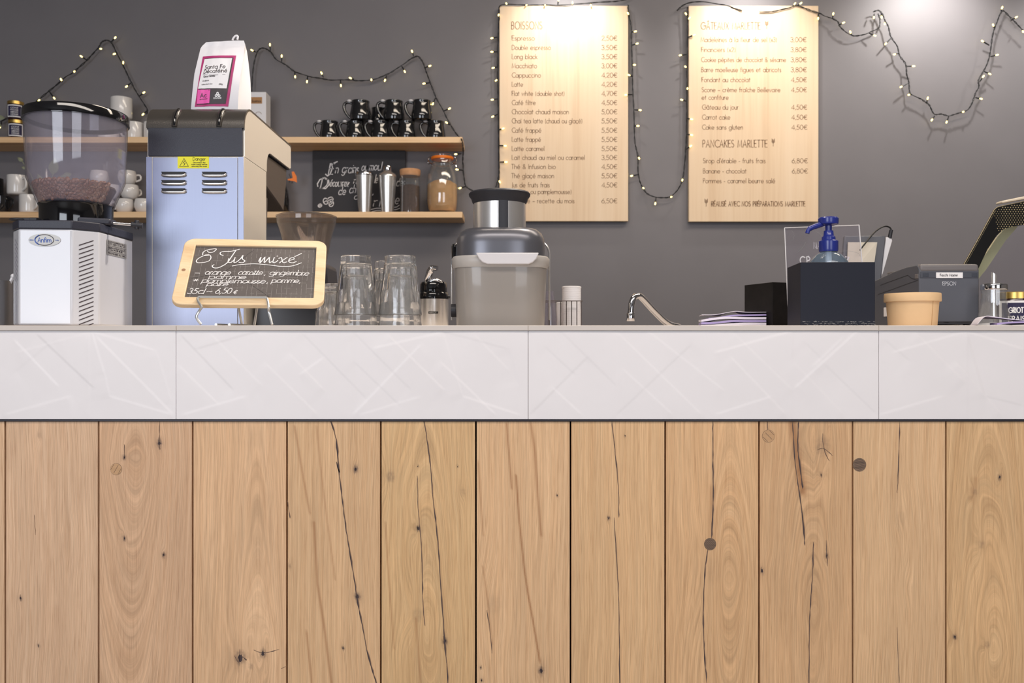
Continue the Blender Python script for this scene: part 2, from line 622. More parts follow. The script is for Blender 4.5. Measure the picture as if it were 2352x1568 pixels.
# ---------------------------------------------------------------- materials
M = dict(
    wall=mat('painted_wall', (119, 116, 119), 0.55, bump=.06, bscale=60, var=.05, vscale=3),
    shop_wall=mat('plaster_wall', (128, 124, 120), 0.8),
    ceiling=mat('ceiling_paint', (150, 148, 146), 0.8),
    floor=mat('concrete_floor', (120, 115, 108), 0.5, var=.1),
    tile=mat('white_tile', (232, 227, 227), 0.42, bump=.05, bscale=25, var=.012, vscale=14),
    tile_edge=mat('tile_edge', (206, 196, 188), 0.5, var=.04, vscale=30, vstretch=(.2, 1, 1)),
    grout=mat('grout', (186, 174, 164), .8),
    strip=mat('black_strip', (48, 46, 52), .35, metal=.3),
    gapdark=mat('dark_backing', (70, 46, 30), .9),
    crack=mat('wood_crack', (74, 62, 62), .9),
    crackl=mat('wood_crack_light', (150, 118, 92), .9),
    plug1=mat('plug_light', (192, 152, 112), .6, var=.12, vscale=60, vstretch=(.3, 1, 3)),
    plug2=mat('plug_dark', (118, 96, 78), .6, var=.35, vscale=60, vstretch=(.2, 1, 4)),
    steel=mat('brushed_steel', (205, 205, 208), .33, metal=1, bump=.05, bscale=90, bstretch=(6, 6, .15)),
    steel_s=mat('smooth_steel', (222, 219, 216), .27, metal=.82),
    chrome=mat('chrome', (225, 225, 228), .06, metal=1),
    enamel=mat('white_enamel', (198, 199, 205), .25, coat=.6),
    blkgloss=mat('black_gloss', (14, 14, 17), .08, coat=.7),
    blk=mat('black_plastic', (38, 38, 44), .45),
    blkmetal=mat('black_textured_metal', (44, 45, 56), .42, bump=.15, bscale=400),
    blkcap=mat('black_textured_cap', (70, 66, 62), .3, metal=.35, bump=.12, bscale=500),
    mug=mat('black_glaze', (30, 30, 32), .1, coat=.8),
    mugw=mat('white_glaze', (228, 224, 220), .18, coat=.5),
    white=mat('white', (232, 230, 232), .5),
    paper=mat('white_paper', (228, 222, 232), .65),
    clear=thin('clear_glass', (.985, .99, .99), (.85, .87, .88), .03, .03, 1.75),
    clearp=thin('clear_plastic', (.93, .92, .95), (.8, .77, .84), .035), hopperp=thin('hopper_plastic', (.975, .965, .985), (.84, .8, .94), .07),
    tumb=mat('tumbler_glass', lin=(1, 1, 1, 1), rough=.0, trans=.955, ior=1.45, bump=.35, bscale=14, bstretch=(5, 5, 1), spec=.8),
    smoke=thin('smoked_plastic', (.84, .79, .75), (.42, .38, .34), .07),
    jwood=wood('pale_slate_frame', (228, 206, 172), (219, 192, 154), (203, 172, 132), 'X', 2.2),
    board=wood('menu_board_wood', (232, 208, 178), (226, 199, 166), (212, 180, 144), 'Z', .55),
    shelfw=wood('oak_shelf', (250, 216, 172), (240, 200, 152), (192, 146, 100), 'X', .8),
    ink=mat('burnt_lettering', (138, 106, 78), .6),
    chalk=mat('chalk', (225, 222, 222), .8),
    chalkb=mat('chalkboard', (44, 42, 46), .6, var=.1, vscale=10),
    slate=mat('slate_surface', (88, 82, 80), .55, var=.16, vscale=14),
    slateline=mat('slate_grid', (150, 146, 144), .7),
    scratch=mat('slate_scratch', (40, 38, 38), .7),
    magenta=mat('magenta_print', (172, 52, 110), .5),
    pink=mat('pink_print', (232, 92, 172), .5),
    darkp=mat('dark_print', (62, 54, 58), .5),
    bagm=mat('white_bag', (226, 224, 228), .38, bump=.1, bscale=30),
    yellow=mat('yellow_sticker', (226, 220, 40), .5),
    black=mat('black_print', (24, 24, 26), .5),
    silver=mat('silver_sticker', (176, 174, 170), .45, metal=.4),
    blue=mat('blue_print', (60, 96, 178), .5),
    bluep=mat('blue_plastic', (36, 48, 128), .3, coat=.3),
    bluec=mat('blue_tinted_bottle', lin=(.62, .78, .95, 1), rough=.08, trans=.85, ior=1.4),
    kraft=mat('kraft_card', (230, 192, 146), .7, var=.04, vscale=30),
    printer=mat('printer_grey', (84, 86, 94), .45),
    printer2=mat('printer_grey_light', (112, 108, 108), .4),
    bag=mat('paper_label', (236, 234, 234), .6),
    navy=mat('navy_label', (40, 36, 70), .6),
    gold=mat('gold_lid', (206, 172, 96), .28, metal=.9),
    jam=mat('dark_jam', (42, 16, 26), .2, coat=.8),
    orange=mat('orange_rubber', (244, 128, 34), .45),
    cork=mat('cork_lid', (200, 150, 108), .8, var=.1, vscale=60),
    coffee=mat('ground_coffee', (74, 50, 38), .8, bump=1, bscale=260, var=.6, vscale=260),
    sugar=mat('brown_sugar', (206, 160, 104), .9, bump=.3, bscale=300, var=.12, vscale=30),
    bean=mat('roasted_bean', (122, 78, 50), .36, coat=.25),
    beand=mat('roasted_bean_mass', (56, 34, 24), .6, bump=1, bscale=120),
    crease=mat('bean_crease', (50, 26, 16), .7),
    jplastic=mat('juicer_grey', (106, 106, 112), .3, metal=.55),
    jtub=mat('juicer_container', (140, 134, 128), .34, coat=.4),
    jflap=mat('translucent_flap', (205, 202, 204), .35),
    beige=mat('beige_plastic', (205, 196, 180), .5),
    wire=mat('black_wire', (30, 30, 32), .5),
    wirel=mat('clear_wire_plug', (120, 118, 116), .3),
    bulb=mat('warm_bulb', lin=(1.0, .76, .25, 1), emit=4.5),
    leaf=mat('green_leaf', (146, 150, 124), .55),
    brownt=mat('brown_tape', (176, 130, 84), .6),
    railm=mat('cream_rail', (222, 208, 186), .45),
    frit=mat('black_frit', (16, 15, 14), .3),
    fritdot=mat('frit_dot', (186, 170, 130), .3),
    greenglass=mat('green_glass_edge', (168, 172, 134), .2, coat=.5),
    darkgrey=mat('dark_chute', (66, 58, 54), .45),
    purple=mat('lilac_paper', (170, 156, 204), .6),
)
# bulb colour core brighter yellow
M['wall'].node_tree.nodes['Principled BSDF'].inputs['Specular IOR Level'].default_value = .35

# ---------------------------------------------------------------- room
def struct(b, name, m):
    o = b.build(name, m, smooth=0)
    o['kind'] = 'structure'
    return o


struct(B().box((-3.6, WY, 0), (3.6, WY + .1, 3.0)), 'wall_back', M['wall'])
struct(B().box((-3.7, -3.1, -.1), (3.7, WY + .1, 0)), 'floor', M['floor'])
struct(B().box((-3.7, -3.1, 3.0), (3.7, WY + .1, 3.1)), 'ceiling', M['ceiling'])
struct(B().box((-3.7, -3.1, 0), (-3.6, WY, 3.0)), 'wall_left', M['shop_wall'])
struct(B().box((3.6, -3.1, 0), (3.7, WY, 3.0)), 'wall_right', M['shop_wall'])
fw = B()
fw.box((-3.6, -3.1, 0), (3.6, -3.0, .55)).box((-3.6, -3.1, 2.65), (3.6, -3.0, 3.0))
fw.box((-3.6, -3.1, .55), (-3.1, -3.0, 2.65)).box((-1.1, -3.1, .55), (.5, -3.0, 2.65)).box((2.5, -3.1, .55), (3.6, -3.0, 2.65))
struct(fw, 'wall_front', M['shop_wall'])


# ---------------------------------------------------------------- counter
PY = 1.5015      # plank faces
SEAMS = [-1205, -1068, -852, -636, -420, -204, 12, 226.5, 442.5, 659, 874.5, 1093, 1310.5, 1528, 1743.5, 1958.5, 2172.5, 2388, 2604, 2820, 3036, 3252, 3468, 3630]
KN = [(366, 1018, 7, 1), (286, 1050, 4, 1), (376, 1274, 5, .8), (286, 1236, 4, .8), (817, 1077, 7, .8), (821, 1370, 9, .8), (897, 1094, 11, .45),
      (961, 1213, 6, .9), (1022, 1472, 7, .9), (1243, 1540, 9, .8), (1398, 1190, 3, 1), (1135, 1388, 20, .12), (552, 1510, 15, .6),
      (604, 1500, 10, .5), (577, 1530, 6, .4), (1889, 1025, 20, .32), (1886, 1090, 3, 1), (1899, 1276, 4, 1.1), (2296, 1095, 6, .55), (2255, 1250, 9, .3),
      (2193, 1462, 6, .7), (2268, 1480, 7, .4), (47, 1373, 5, .6), (88, 1483, 3, .9), (1750, 1310, 7, .5), (2240, 1130, 6, .35), (1636, 1310, 26, .08),
      (1436, 1000, 2, .8), (90, 1000, 6, .2), (960, 1412, 14, .22), (1063, 1130, 8, .25), (665, 1300, 4, .4), (1104, 1532, 3, .6), (1106, 1562, 4, .6), (1280, 1137, 2, .8),
      (1051, 1071, 1.5, .9), (960, 1071, 1.5, .9), (788, 1488, 3, .9), (2070, 1190, 14, .12), (2090, 1350, 10, .06), (150, 1250, 10, .05)]
STREAK = [([(1185, 1092), (1193, 1200), (1205, 1312), (1213, 1365), (1225, 1430), (1240, 1520)], 2.2, .8),
          ([(1219, 970), (1229, 1040), (1237, 1164), (1243, 1230)], 3, .6), ([(1163, 970), (1169, 1040), (1175, 1120)], 2.2, .7),
          ([(721, 1200), (729, 1340), (745, 1441), (761, 1568)], 3.2, .6), ([(677, 980), (697, 1100), (712, 1180)], 2.5, .5),
          ([(727, 980), (735, 1060), (752, 1200), (770, 1330)], 2, .4), ([(704, 1450), (716, 1568)], 2.5, .6),
          ([(1820, 970), (1832, 1060), (1844, 1130)], 9, .7), ([(955, 1420), (966, 1568)], 3, .45), ([(885, 1200), (893, 1330), (905, 1490)], 2, .5),
          ([(130, 1400), (125, 1568)], 12, .14), ([(1109, 1300), (1123, 1400), (1130, 1480)], 2, .5), ([(96, 1180), (110, 1300), (92, 1568)], 7, .12),
          ([(2240, 1100), (2232, 1150)], 6, .35), ([(1637, 1120), (1634, 1240)], 8, .3), ([(1098, 1060), (1110, 1230)], 2, .5)]
CRACKS = [([(760, 968), (772, 1010), (778, 1080), (790, 1180), (800, 1250), (815, 1340), (820, 1375), (832, 1437), (844, 1500), (864, 1568), (880, 1620)], 3.2),
          ([(974, 968), (986, 1048), (994, 1140), (1004, 1228), (1012, 1345), (1020, 1457), (1029, 1568), (1032, 1640)], 2.8),
          ([(958, 1092), (961, 1180), (968, 1260), (971, 1381), (976, 1437)], 1.8),
          ([(1405, 968), (1413, 1044), (1420, 1120), (1421, 1188)], 2.0), ([(1410, 1188), (1417, 1300), (1421, 1400), (1423, 1568), (1424, 1640)], 2.2),
          ([(1637, 968), (1637, 1044), (1638, 1140), (1634, 1236)], 3.0), ([(1626, 1258), (1618, 1320), (1615, 1420), (1618, 1500), (1623, 1568)], 2.4),
          ([(1820, 968), (1826, 1060), (1834, 1120), (1844, 1196), (1848, 1252)], 2.6), ([(1834, 968), (1832, 1020), (1837, 1072), (1844, 1122)], 2.6),
          ([(1868, 1244), (1866, 1320), (1860, 1400), (1858, 1500), (1858, 1640)], 2.2), ([(2066, 968), (2063, 1080), (2060, 1132)], 1.6),
          ([(1897, 1240), (1900, 1300)], 1.2), ([(366, 968), (366, 1018), (367, 1032)], 1.4), ([(285, 1020), (286, 1050)], 1.2), ([(79, 1182), (81, 1228)], 1.2),
          ([(772, 1060), (779, 1085)], 2), ([(1889, 995), (1892, 1030), (1904, 1058)], 1.4), ([(1876, 1033), (1892, 1030), (1912, 1046)], 1.1),
          ([(582, 1492), (605, 1499), (640, 1491)], 1.6), ([(538, 1505), (548, 1520), (556, 1508), (566, 1516)], 1.5), ([(645, 1535), (657, 1530)], 1.3),
          ([(2060, 1440), (2065, 1568)], 1.0), ([(1762, 968), (1763, 990)], 1.4), ([(660, 1150), (666, 1190)], 1.3), ([(1118, 1400), (1124, 1440), (1130, 1500)], 1.2)]


def polydist(px, py, pl):
    best = 1e9
    for i in range(len(pl) - 1):
        ax, ay = pl[i]; bx, by = pl[i + 1]
        dx, dy = bx - ax, by - ay
        t = max(0, min(1, ((px - ax) * dx + (py - ay) * dy) / (dx * dx + dy * dy)))
        d = math.hypot(px - ax - dx * t, py - ay - dy * t)
        if d < best: best = d
    return best


def oak_material():
    m = bpy.data.materials.new('reclaimed_oak')
    m.use_nodes = True
    nt = m.node_tree
    N, L = nt.nodes, nt.links
    b = N['Principled BSDF']
    b.inputs['Roughness'].default_value = .55
    b.inputs['Specular IOR Level'].default_value = .35
    ga = N.new('ShaderNodeAttribute'); ga.attribute_name = 'grain'
    to = N.new('ShaderNodeAttribute'); to.attribute_name = 'tone'
    kn = N.new('ShaderNodeAttribute'); kn.attribute_name = 'marks'

    def noi(st, det, rough=.5):
        mp = N.new('ShaderNodeMapping'); mp.inputs['Scale'].default_value = st
        L.new(ga.outputs['Vector'], mp.inputs[0])
        t = N.new('ShaderNodeTexNoise'); t.inputs['Scale'].default_value = 1
        t.inputs['Detail'].default_value = det
        t.inputs['Roughness'].default_value = rough
        L.new(mp.outputs[0], t.inputs['Vector'])
        return t.outputs['Fac']

    def rng(x, a, b_, c, d):
        r = N.new('ShaderNodeMapRange')
        for k, v in (('From Min', a), ('From Max', b_), ('To Min', c), ('To Max', d)): r.inputs[k].default_value = v
        L.new(x, r.inputs['Value'])
        return r.outputs[0]

    def mul(a, b_):
        n = N.new('ShaderNodeMath'); n.operation = 'MULTIPLY'
        L.new(a, n.inputs[0])
        if isinstance(b_, float): n.inputs[1].default_value = b_
        else: L.new(b_, n.inputs[1])
        return n.outputs[0]

    def mix(f, A, Bc, blend='MIX'):
        n = N.new('ShaderNodeMix'); n.data_type = 'RGBA'; n.blend_type = blend
        if isinstance(f, float): n.inputs['Factor'].default_value = f
        else: L.new(f, n.inputs['Factor'])
        for k, v in (('A', A), ('B', Bc)):
            if isinstance(v, tuple): n.inputs[k].default_value = v
            else: L.new(v, n.inputs[k])
        return n.outputs['Result']
    band = noi((230, 1.6, 7), 3, .6)
    fib = noi((900, 7, 7), 4, .65)
    oc = N.new('ShaderNodeTexCoord')
    om = N.new('ShaderNodeMapping'); om.inputs['Scale'].default_value = (1250, 1, 22)
    L.new(oc.outputs['Object'], om.inputs[0])
    pt = N.new('ShaderNodeTexNoise'); pt.inputs['Scale'].default_value = 1; pt.inputs['Detail'].default_value = 3
    L.new(om.outputs[0], pt.inputs['Vector'])
    pore = pt.outputs['Fac']
    broad = noi((22, 2.2, 7), 2)
    f1 = rng(band, .35, .68, 0, 1)
    col = mix(mul(f1, .40), to.outputs['Color'], mix(1.0, to.outputs['Color'], (.80, .68, .56, 1), 'MULTIPLY'))
    col = mix(1.0, col, rng(fib, .3, .7, .80, 1.18), 'MULTIPLY')
    col = mix(1.0, col, rng(broad, .3, .7, .92, 1.06), 'MULTIPLY')
    pm = rng(pore, .52, .72, 0, .48)
    col = mix(pm, col, mix(1.0, to.outputs['Color'], (.5, .38, .3, 1), 'MULTIPLY'))
    sep = N.new('ShaderNodeSeparateColor'); L.new(kn.outputs['Color'], sep.inputs[0])
    col = mix(sep.outputs[1], col, s2l((150, 98, 58)))
    kb = mul(sep.outputs[0], rng(noi((260, 120, 7), 3), .3, .6, .45, 1.0))
    col = mix(kb, col, s2l((70, 56, 58)))
    L.new(col, b.inputs['Base Color'])
    bm = N.new('ShaderNodeBump'); bm.inputs['Strength'].default_value = .25; bm.inputs['Distance'].default_value = .0008
    L.new(fib, bm.inputs['Height']); L.new(bm.outputs[0], b.inputs['Normal'])
    return m


counter = thing('counter', 'long shop counter with cream worktop edge, creased white tiles and pale vertical oak planks', 'counter', (0, 1.9, 0))
B().box((-1.77, 1.497, 1.0893), (1.825, 2.30, TOP)).build('worktop', M['tile_edge'], counter, bevel=.0012)
cb = B().box((-1.765, 1.53, 0), (1.82, 2.28, 1.0890))
cb.build('carcass', M['gapdark'], counter, smooth=0)
B().box((-1.765, 1.4988, .9345), (1.82, 1.53, .9388)).build('trim_strip', M['strip'], counter, bevel=.001)

# planks
bp = B()
grain, tone, marks = [], [], []
TONES = [(203, 166, 128), (203, 167, 131), (198, 160, 123), (205, 166, 128), (204, 166, 126), (200, 163, 115), (207, 168, 124), (205, 166, 120),
         (205, 164, 118), (200, 160, 116), (206, 168, 124), (202, 163, 116), (200, 160, 116)]
TN = [tuple(min(1, c * q) for c, q in zip(s2l(t_)[:3], (1.21, 1.255, 1.37 if n_ < 3 else 1.29 if n_ < 5 else 1.38))) + (1.0,) for n_, t_ in enumerate(TONES)]
CATH = {2: (.0, 1050, .9), 5: (.02, 1500, .55), 8: (.05, 1330, .5), 9: (.03, 1400, .6), 11: (.02, 1500, .7), 0: (0, 0, 0), 3: (.05, 1600, .35)}
NX, zlist = 66, []
z = .9342
while z > .47:
    zlist.append(z)
    z -= .0042
zlist += [.40, .2, .002]
for si in range(len(SEAMS) - 1):
    i = (si - 5) % 13 if si < 18 else (si * 7) % 13
    x0 = (SEAMS[si] + 2.1 - 1176) / F * PY
    x1 = (SEAMS[si + 1] - 2.1 - 1176) / F * PY
    ct = (x0 + x1) / 2
    ks = [k for k in KN if SEAMS[si] - 10 < k[0] < SEAMS[si + 1] + 10]
    ss = [s for s in STREAK if SEAMS[si] - 5 < s[0][0][0] < SEAMS[si + 1] + 5]
    cath = CATH.get(i)
    base = len(bp.v)
    vs = []
    for zz in zlist:
        vv = 784 - (zz - EYE) * F / PY
        mean = .012 * noise.noise(Vector((zz * 2.2, i * 3.7, 0))) + .004 * noise.noise(Vector((zz * 9, i * 5.1, 2)))
        for k in range(NX + 1):
            x = x0 + (x1 - x0) * k / NX
            uu = 1176 + x * F / PY
            g = x - ct + mean + .005 * noise.noise(Vector((x * 9, zz * 2.2, i)))
            if cath and cath[2]:
                cz = EYE + (784 - cath[1]) / F * PY
                q = (x - ct - cath[0])
                a = .035 + abs(zz - cz) * .10 * cath[2]
                gg = math.sqrt(q * q + a * a)
                g = g * .35 + gg * .9
            mk = 0.0
            for (ku, kv, kr, kd) in ks:
                dx, dz = uu - ku, (vv - kv) / 1.9
                d2 = dx * dx + dz * dz
                if d2 < (kr * 7) ** 2:
                    d = math.sqrt(d2)
                    fall = math.exp(-d2 / (kr * 3.2) ** 2)
                    g += (kr * 1.6 * fall * (1 if dx > 0 else -1) * min(1, abs(dx) / kr)) * PY / F * -.45 + .002 * math.exp(-d2 / (kr * 1.8) ** 2)
                    e = math.hypot(dx, (vv - kv) / 1.3)
                    mk = max(mk, kd * max(0, min(1, (kr * 1.15 - e) / (kr * .55))))
                    mk = max(mk, kd * .28 * math.exp(-(e / (kr * 1.7)) ** 2))
            st = 0.0
            for pl, wd, dk in ss:
                d = polydist(uu, vv, pl)
                if d < wd * 3: st = max(st, dk * math.exp(-(d / wd) ** 2))
            vs.append((x, PY, zz))
            grain.append((g, zz, i * 3.3)); tone.append(TN[i]); marks.append((mk, st, 0, 1))
    fs = []
    R = len(zlist)
    for r in range(R - 1):
        for k in range(NX):
            a = r * (NX + 1) + k
            fs.append((a, a + NX + 1, a + NX + 2, a + 1))
    # side, top and back edges
    n0 = len(vs)
    vs += [(x0, PY + .02, zlist[0]), (x1, PY + .02, zlist[0]), (x0, PY + .02, .002), (x1, PY + .02, .002)]
    for q in range(4):
        grain.append((vs[n0 + q][0], vs[n0 + q][2], i * 3.3)); tone.append(TN[i]); marks.append((0, .3, 0, 1))
    fs.append([k for k in range(NX + 1)] + [n0 + 1, n0])
    fs.append([r * (NX + 1) for r in range(R)][::-1] + [n0, n0 + 2])
    fs.append([r * (NX + 1) + NX for r in range(R)] + [n0 + 3, n0 + 1])
    bp.add(vs, fs)
nplank = len(bp.v)
fmap = lambda off: (lambda x, y: Vector(((x - 1176) / F * PY, PY - off, EYE + (784 - y) / F * PY)))
rnd = random.Random(3)
for pl, wd in CRACKS:
    pts = [Vector((a, b_, 0)) for a, b_ in pl]
    sp = spline(pts, 7)
    q = [(p.x + rnd.uniform(-.5, .5), p.y) for p in sp]
    ww = [max(.4, wd * .85 * (.3 + .7 * abs(noise.noise(Vector((p.y * .03, p.x * .1, 1)))) * 2.6)) for p in sp]
    ww[0] = ww[-1] = .3 if len(pl) < 8 else wd * .5
    bp.mi = 2
    bp.ribbon([(x + .9, y) for x, y in q], [w * 1.5 for w in ww], fmap(.00012))
    bp.mi = 1
    bp.ribbon(q, ww, fmap(.00022))
for (ku, kv, kr, kd) in KN:
    if kd < .5: continue
    bp.mi = 1
    rk = kr * .55
    m_ = 14
    bp.add([fmap(.00025)(ku + rk * .7 * math.cos(2 * PI * q / m_) * rnd.uniform(.6, 1.15), kv + rk * math.sin(2 * PI * q / m_) * rnd.uniform(.7, 1.25)) for q in range(m_)], [tuple(range(m_))[::-1]])
    for q in range(3):
        xx = ku + rnd.uniform(-.5, .5) * kr
        l_ = kr * rnd.uniform(1.2, 2.6)
        yy = kv + rnd.uniform(-1, 1) * kr
        bp.ribbon([(xx, yy - l_ / 2), (xx + rnd.uniform(-.5, .5), yy), (xx + rnd.uniform(-.8, .8), yy + l_ / 2)], [.2, .7, .2], fmap(.00025))
for (pu, pv, pr, mi) in ((267, 1077, 13, 3), (1765, 1001, 14, 3), (1974, 1067, 15, 4), (1631, 1249, 13.5, 4)):
    c = P(pu, pv, PY)
    r = pr / F * PY
    Mx = Matrix.Rotation(PI / 2, 3, 'X') @ Matrix.Identity(3)
    bp.mi = 1
    bp.add([c + Vector((math.cos(2 * PI * k / 28) * (r + .0003), -.0002, math.sin(2 * PI * k / 28) * (r + .0003))) for k in range(28)], [tuple(range(28))])
    bp.mi = mi
    bp.add([c + Vector((math.cos(2 * PI * k / 28) * r, -.0006, math.sin(2 * PI * k / 28) * r)) for k in range(28)], [tuple(range(28))])
    bp.mi = 1
    for q in range(-3, 4):
        hh = math.sqrt(max(0, r * r - (q * r / 4) ** 2)) * .8
        if mi == 3 and q % 3: continue
        th = math.radians(50 if mi == 4 and pu < 1700 else (15 if pu > 1900 else 60 if pu < 1000 else -45))
        d1 = Vector((math.cos(th), 0, math.sin(th))); d2 = Vector((-math.sin(th), 0, math.cos(th)))
        a = c + d2 * (q * r / 4) - d1 * hh + Vector((0, -.0009, 0)); e = a + d1 * 2 * hh
        bp.add([a, e, e + d2 * .0004, a + d2 * .0004], [(0, 1, 2, 3)])
bp.mi = 0
oak = oak_material()
po = bp.build('plank_cladding', [oak, M['crack'], M['crackl'], M['plug1'], M['plug2']], counter, smooth=0)
extra = len(bp.v) - nplank
for nm, ty, data, dflt in (('grain', 'FLOAT_VECTOR', grain, (0, 0, 0)), ('tone', 'FLOAT_COLOR', tone, (.5, .4, .3, 1)), ('marks', 'FLOAT_COLOR', marks, (0, 0, 0, 1))):
    at = po.data.attributes.new(nm, ty, 'POINT')
    flat = []
    for d in data: flat += list(d)
    for _ in range(extra): flat += list(dflt)
    at.data.foreach_set('vector' if ty == 'FLOAT_VECTOR' else 'color', flat)

# tiles
s4 = [(410, 65, 700, 150), (410, 65, 470, 260), (470, 260, 490, 355), (490, 355, 780, 440), (430, 85, 780, 440), (700, 150, 770, 380), (70, 160, 400, 70), (160, 75, 420, 320),
      (20, 440, 320, 355), (60, 100, 260, 310), (60, 255, 250, 100), (810, 80, 1050, 330), (880, 145, 1160, 65), (940, 70, 1180, 310), (800, 215, 980, 390), (820, 440, 1110, 355),
      (1190, 205, 1430, 440), (1360, 75, 1650, 370), (1300, 165, 1460, 330), (1350, 260, 1460, 180), (1590, 200, 1800, 400), (1590, 70, 1850, 330), (1590, 440, 1900, 120),
      (1680, 140, 1990, 70), (1740, 75, 2000, 330), (1990, 65, 2290, 145), (1990, 65, 2080, 355), (2080, 355, 2340, 440), (2130, 75, 2290, 240), (2290, 145, 2330, 300),
      (1620, 440, 1900, 355), (1980, 200, 2230, 440)]
s5 = [(190, 130, 330, 260), (265, 65, 515, 310), (130, 440, 390, 180), (220, 310, 360, 440), (515, 65, 900, 440), (540, 230, 770, 440), (660, 65, 1000, 330), (520, 440, 860, 120),
      (960, 160, 1300, 65), (960, 440, 1220, 355), (1040, 70, 1310, 330), (1030, 180, 1280, 440), (1310, 200, 1540, 440), (1360, 110, 1440, 190), (1320, 320, 1600, 65),
      (1450, 210, 1690, 440), (1400, 225, 1540, 90), (1700, 440, 1990, 355), (1760, 160, 2090, 65), (2090, 65, 2352, 145), (2090, 65, 2170, 355), (2170, 355, 2352, 400),
      (1860, 70, 2080, 290), (1720, 100, 1840, 200), (2040, 200, 2250, 440)]
k = 1200 / 2352.0
SEG = [(a * k, 730 + b_ * k, c_ * k, 730 + d * k) for a, b_, c_, d in s4] + [(1152 + a * k, 730 + b_ * k, 1152 + c_ * k, 730 + d * k) for a, b_, c_, d in s5]
SEG += [(u, 762, u, 960) for u in (203, 607, 809, 1011, 1415, 1617, 1818, 2220)]
rnd = random.Random(11)
SG = []
for (a, b_, c_, d) in SEG:
    l = math.hypot(c_ - a, d - b_)
    amp = rnd.uniform(.55, 1.0) * (-1 if rnd.random() < .3 else 1)
    if a == c_: amp = .3
    SG.append((a, b_, (c_ - a) / l, (d - b_) / l, l, amp))


import numpy as np


def crease(u, v):
    h = np.zeros_like(u)
    for a, b_, dx, dy, l, amp in SG:
        px, py = u - a, v - b_
        t = px * dx + py * dy
        s_ = -px * dy + py * dx
        e = np.clip(np.minimum((t + 4) / 14, (l + 4 - t) / 14), 0, 1)
        w = np.where(s_ > 0, np.clip(1 - s_ / 60, 0, 1), np.clip(1 + s_ / 5, 0, 1))
        h += amp * e * w
    return h


bt = B()
TY = 1.5
TJ = [-1208, -400, 404.5, 1213, 2018.5, 2826, 3634]
for i in range(6):
    u0, u1 = TJ[i] + .6, TJ[i + 1] - .6
    x0, x1 = (u0 - 1176) / F * TY, (u1 - 1176) / F * TY
    nx, nz = 420, 105
    z0, z1 = .9389, 1.0890
    X_, Z_ = np.meshgrid(np.linspace(x0, x1, nx + 1), np.linspace(z1, z0, nz + 1))
    Yc = TY - .00052 * crease(1176 + X_ * F / TY, 784 - (Z_ - EYE) * F / TY)
    Yc -= .00025 * np.sin(X_ * 21 + i) * np.sin(Z_ * 40 + 1.3 * i + X_ * 9)
    vs = [tuple(p) for p in np.stack([X_.ravel(), Yc.ravel(), Z_.ravel()], 1).tolist()]
    fs = []
    for r in range(nz):
        for q in range(nx):
            a = r * (nx + 1) + q
            fs.append((a, a + nx + 1, a + nx + 2, a + 1))
    n0 = len(vs)
    vs += [(x0, TY + .01, z1), (x1, TY + .01, z1), (x0, TY + .01, z0), (x1, TY + .01, z0)]
    fs.append(list(range(nx + 1)) + [n0 + 1, n0])
    fs.append([r * (nx + 1) for r in range(nz + 1)][::-1] + [n0, n0 + 2])
    fs.append([r * (nx + 1) + nx for r in range(nz + 1)] + [n0 + 3, n0 + 1])
    bt.add(vs, fs)
to_ = bt.build('tile_band', M['tile'], counter, smooth=60)
bs = B()
for u in TJ[1:-1]:
    x = (u - 1176) / F * 1.4965
    bs.box((x - .0006, 1.4962, 1.0894), (x + .0006, 1.4972, TOP - .0004))
bs.box((-1.765, TY + .004, .94), (1.82, TY + .012, 1.089))
bs.build('grout', M['grout'], counter, smooth=0)

# ---------------------------------------------------------------- shelves
SY = 3.633
UZ, LZ = 1.916, 1.607
XE = -.205


def shelf(zt, label):
    b = B().box((-2.6, SY, zt - .0245), (XE, WY, zt))
    o = b.build('wall_shelf', M['shelfw'], None, loc=(-1.4, WY, zt - .0245), bevel=.0015)
    tag(o, label, 'shelf', 'oak shelves on the rear wall')
    return o


shelf(UZ, 'upper oak wall shelf, carrying the stacked black mugs')
shelf(LZ, 'lower oak wall shelf, carrying the cocktail shakers and storage jars')


# ---------------------------------------------------------------- menu boards
def menu(u0, u1, v0, v1, label, title, rows, prices, extra=None, pu=(1381, 1416)):
    YF = WY - .030
    a, b_ = P(u0, v1, YF), P(u1, v0, YF)
    t = thing('menu_board', label, 'menu board', ((a.x + b_.x) / 2, WY - .02, a.z), 'wooden menu boards')
    B().box((a.x, YF, a.z), (b_.x, YF + .022, b_.z)).build('panel', M['board'], t, bevel=.002)
    B().box((a.x + .05, YF + .022, b_.z - .09), (b_.x - .05, WY - .0008, b_.z - .05)).build('batten', M['gapdark'], t)
    B().box((a.x + .05, YF + .022, a.z + .05), (b_.x - .05, WY - .0008, a.z + .09)).build('batten', M['gapdark'], t)
    s = YF / F
    lb = B()
    mp = planemap(Vector((0, YF, 0)), Vector((1, 0, 0)), Vector((0, 0, 1)), .0006)

    def put(txt, ua, vb, cap, ub, w, **kw):
        p = P(ua, vb, YF)
        write(lb, txt, mp, p.x, p.z, cap * s, w * s, (ub - ua) * s, **kw)
    for (txt, ua, ub, vb, cap) in title:
        put(txt, ua, vb, cap, ub, 1.6, track=.22)
    for (txt, ua, ub, vc) in rows:
        put(txt, ua, vc + 4.3, 10.8, ub, 1.1)
    for (txt, ua, ub, vc) in prices:
        put(txt, ua, vc + 4.3, 10.8, ub, 1.1, track=.12)
    if extra: extra(lb, mp, s, YF)
    lb.build('lettering', M['ink'], t, smooth=0)
    return t


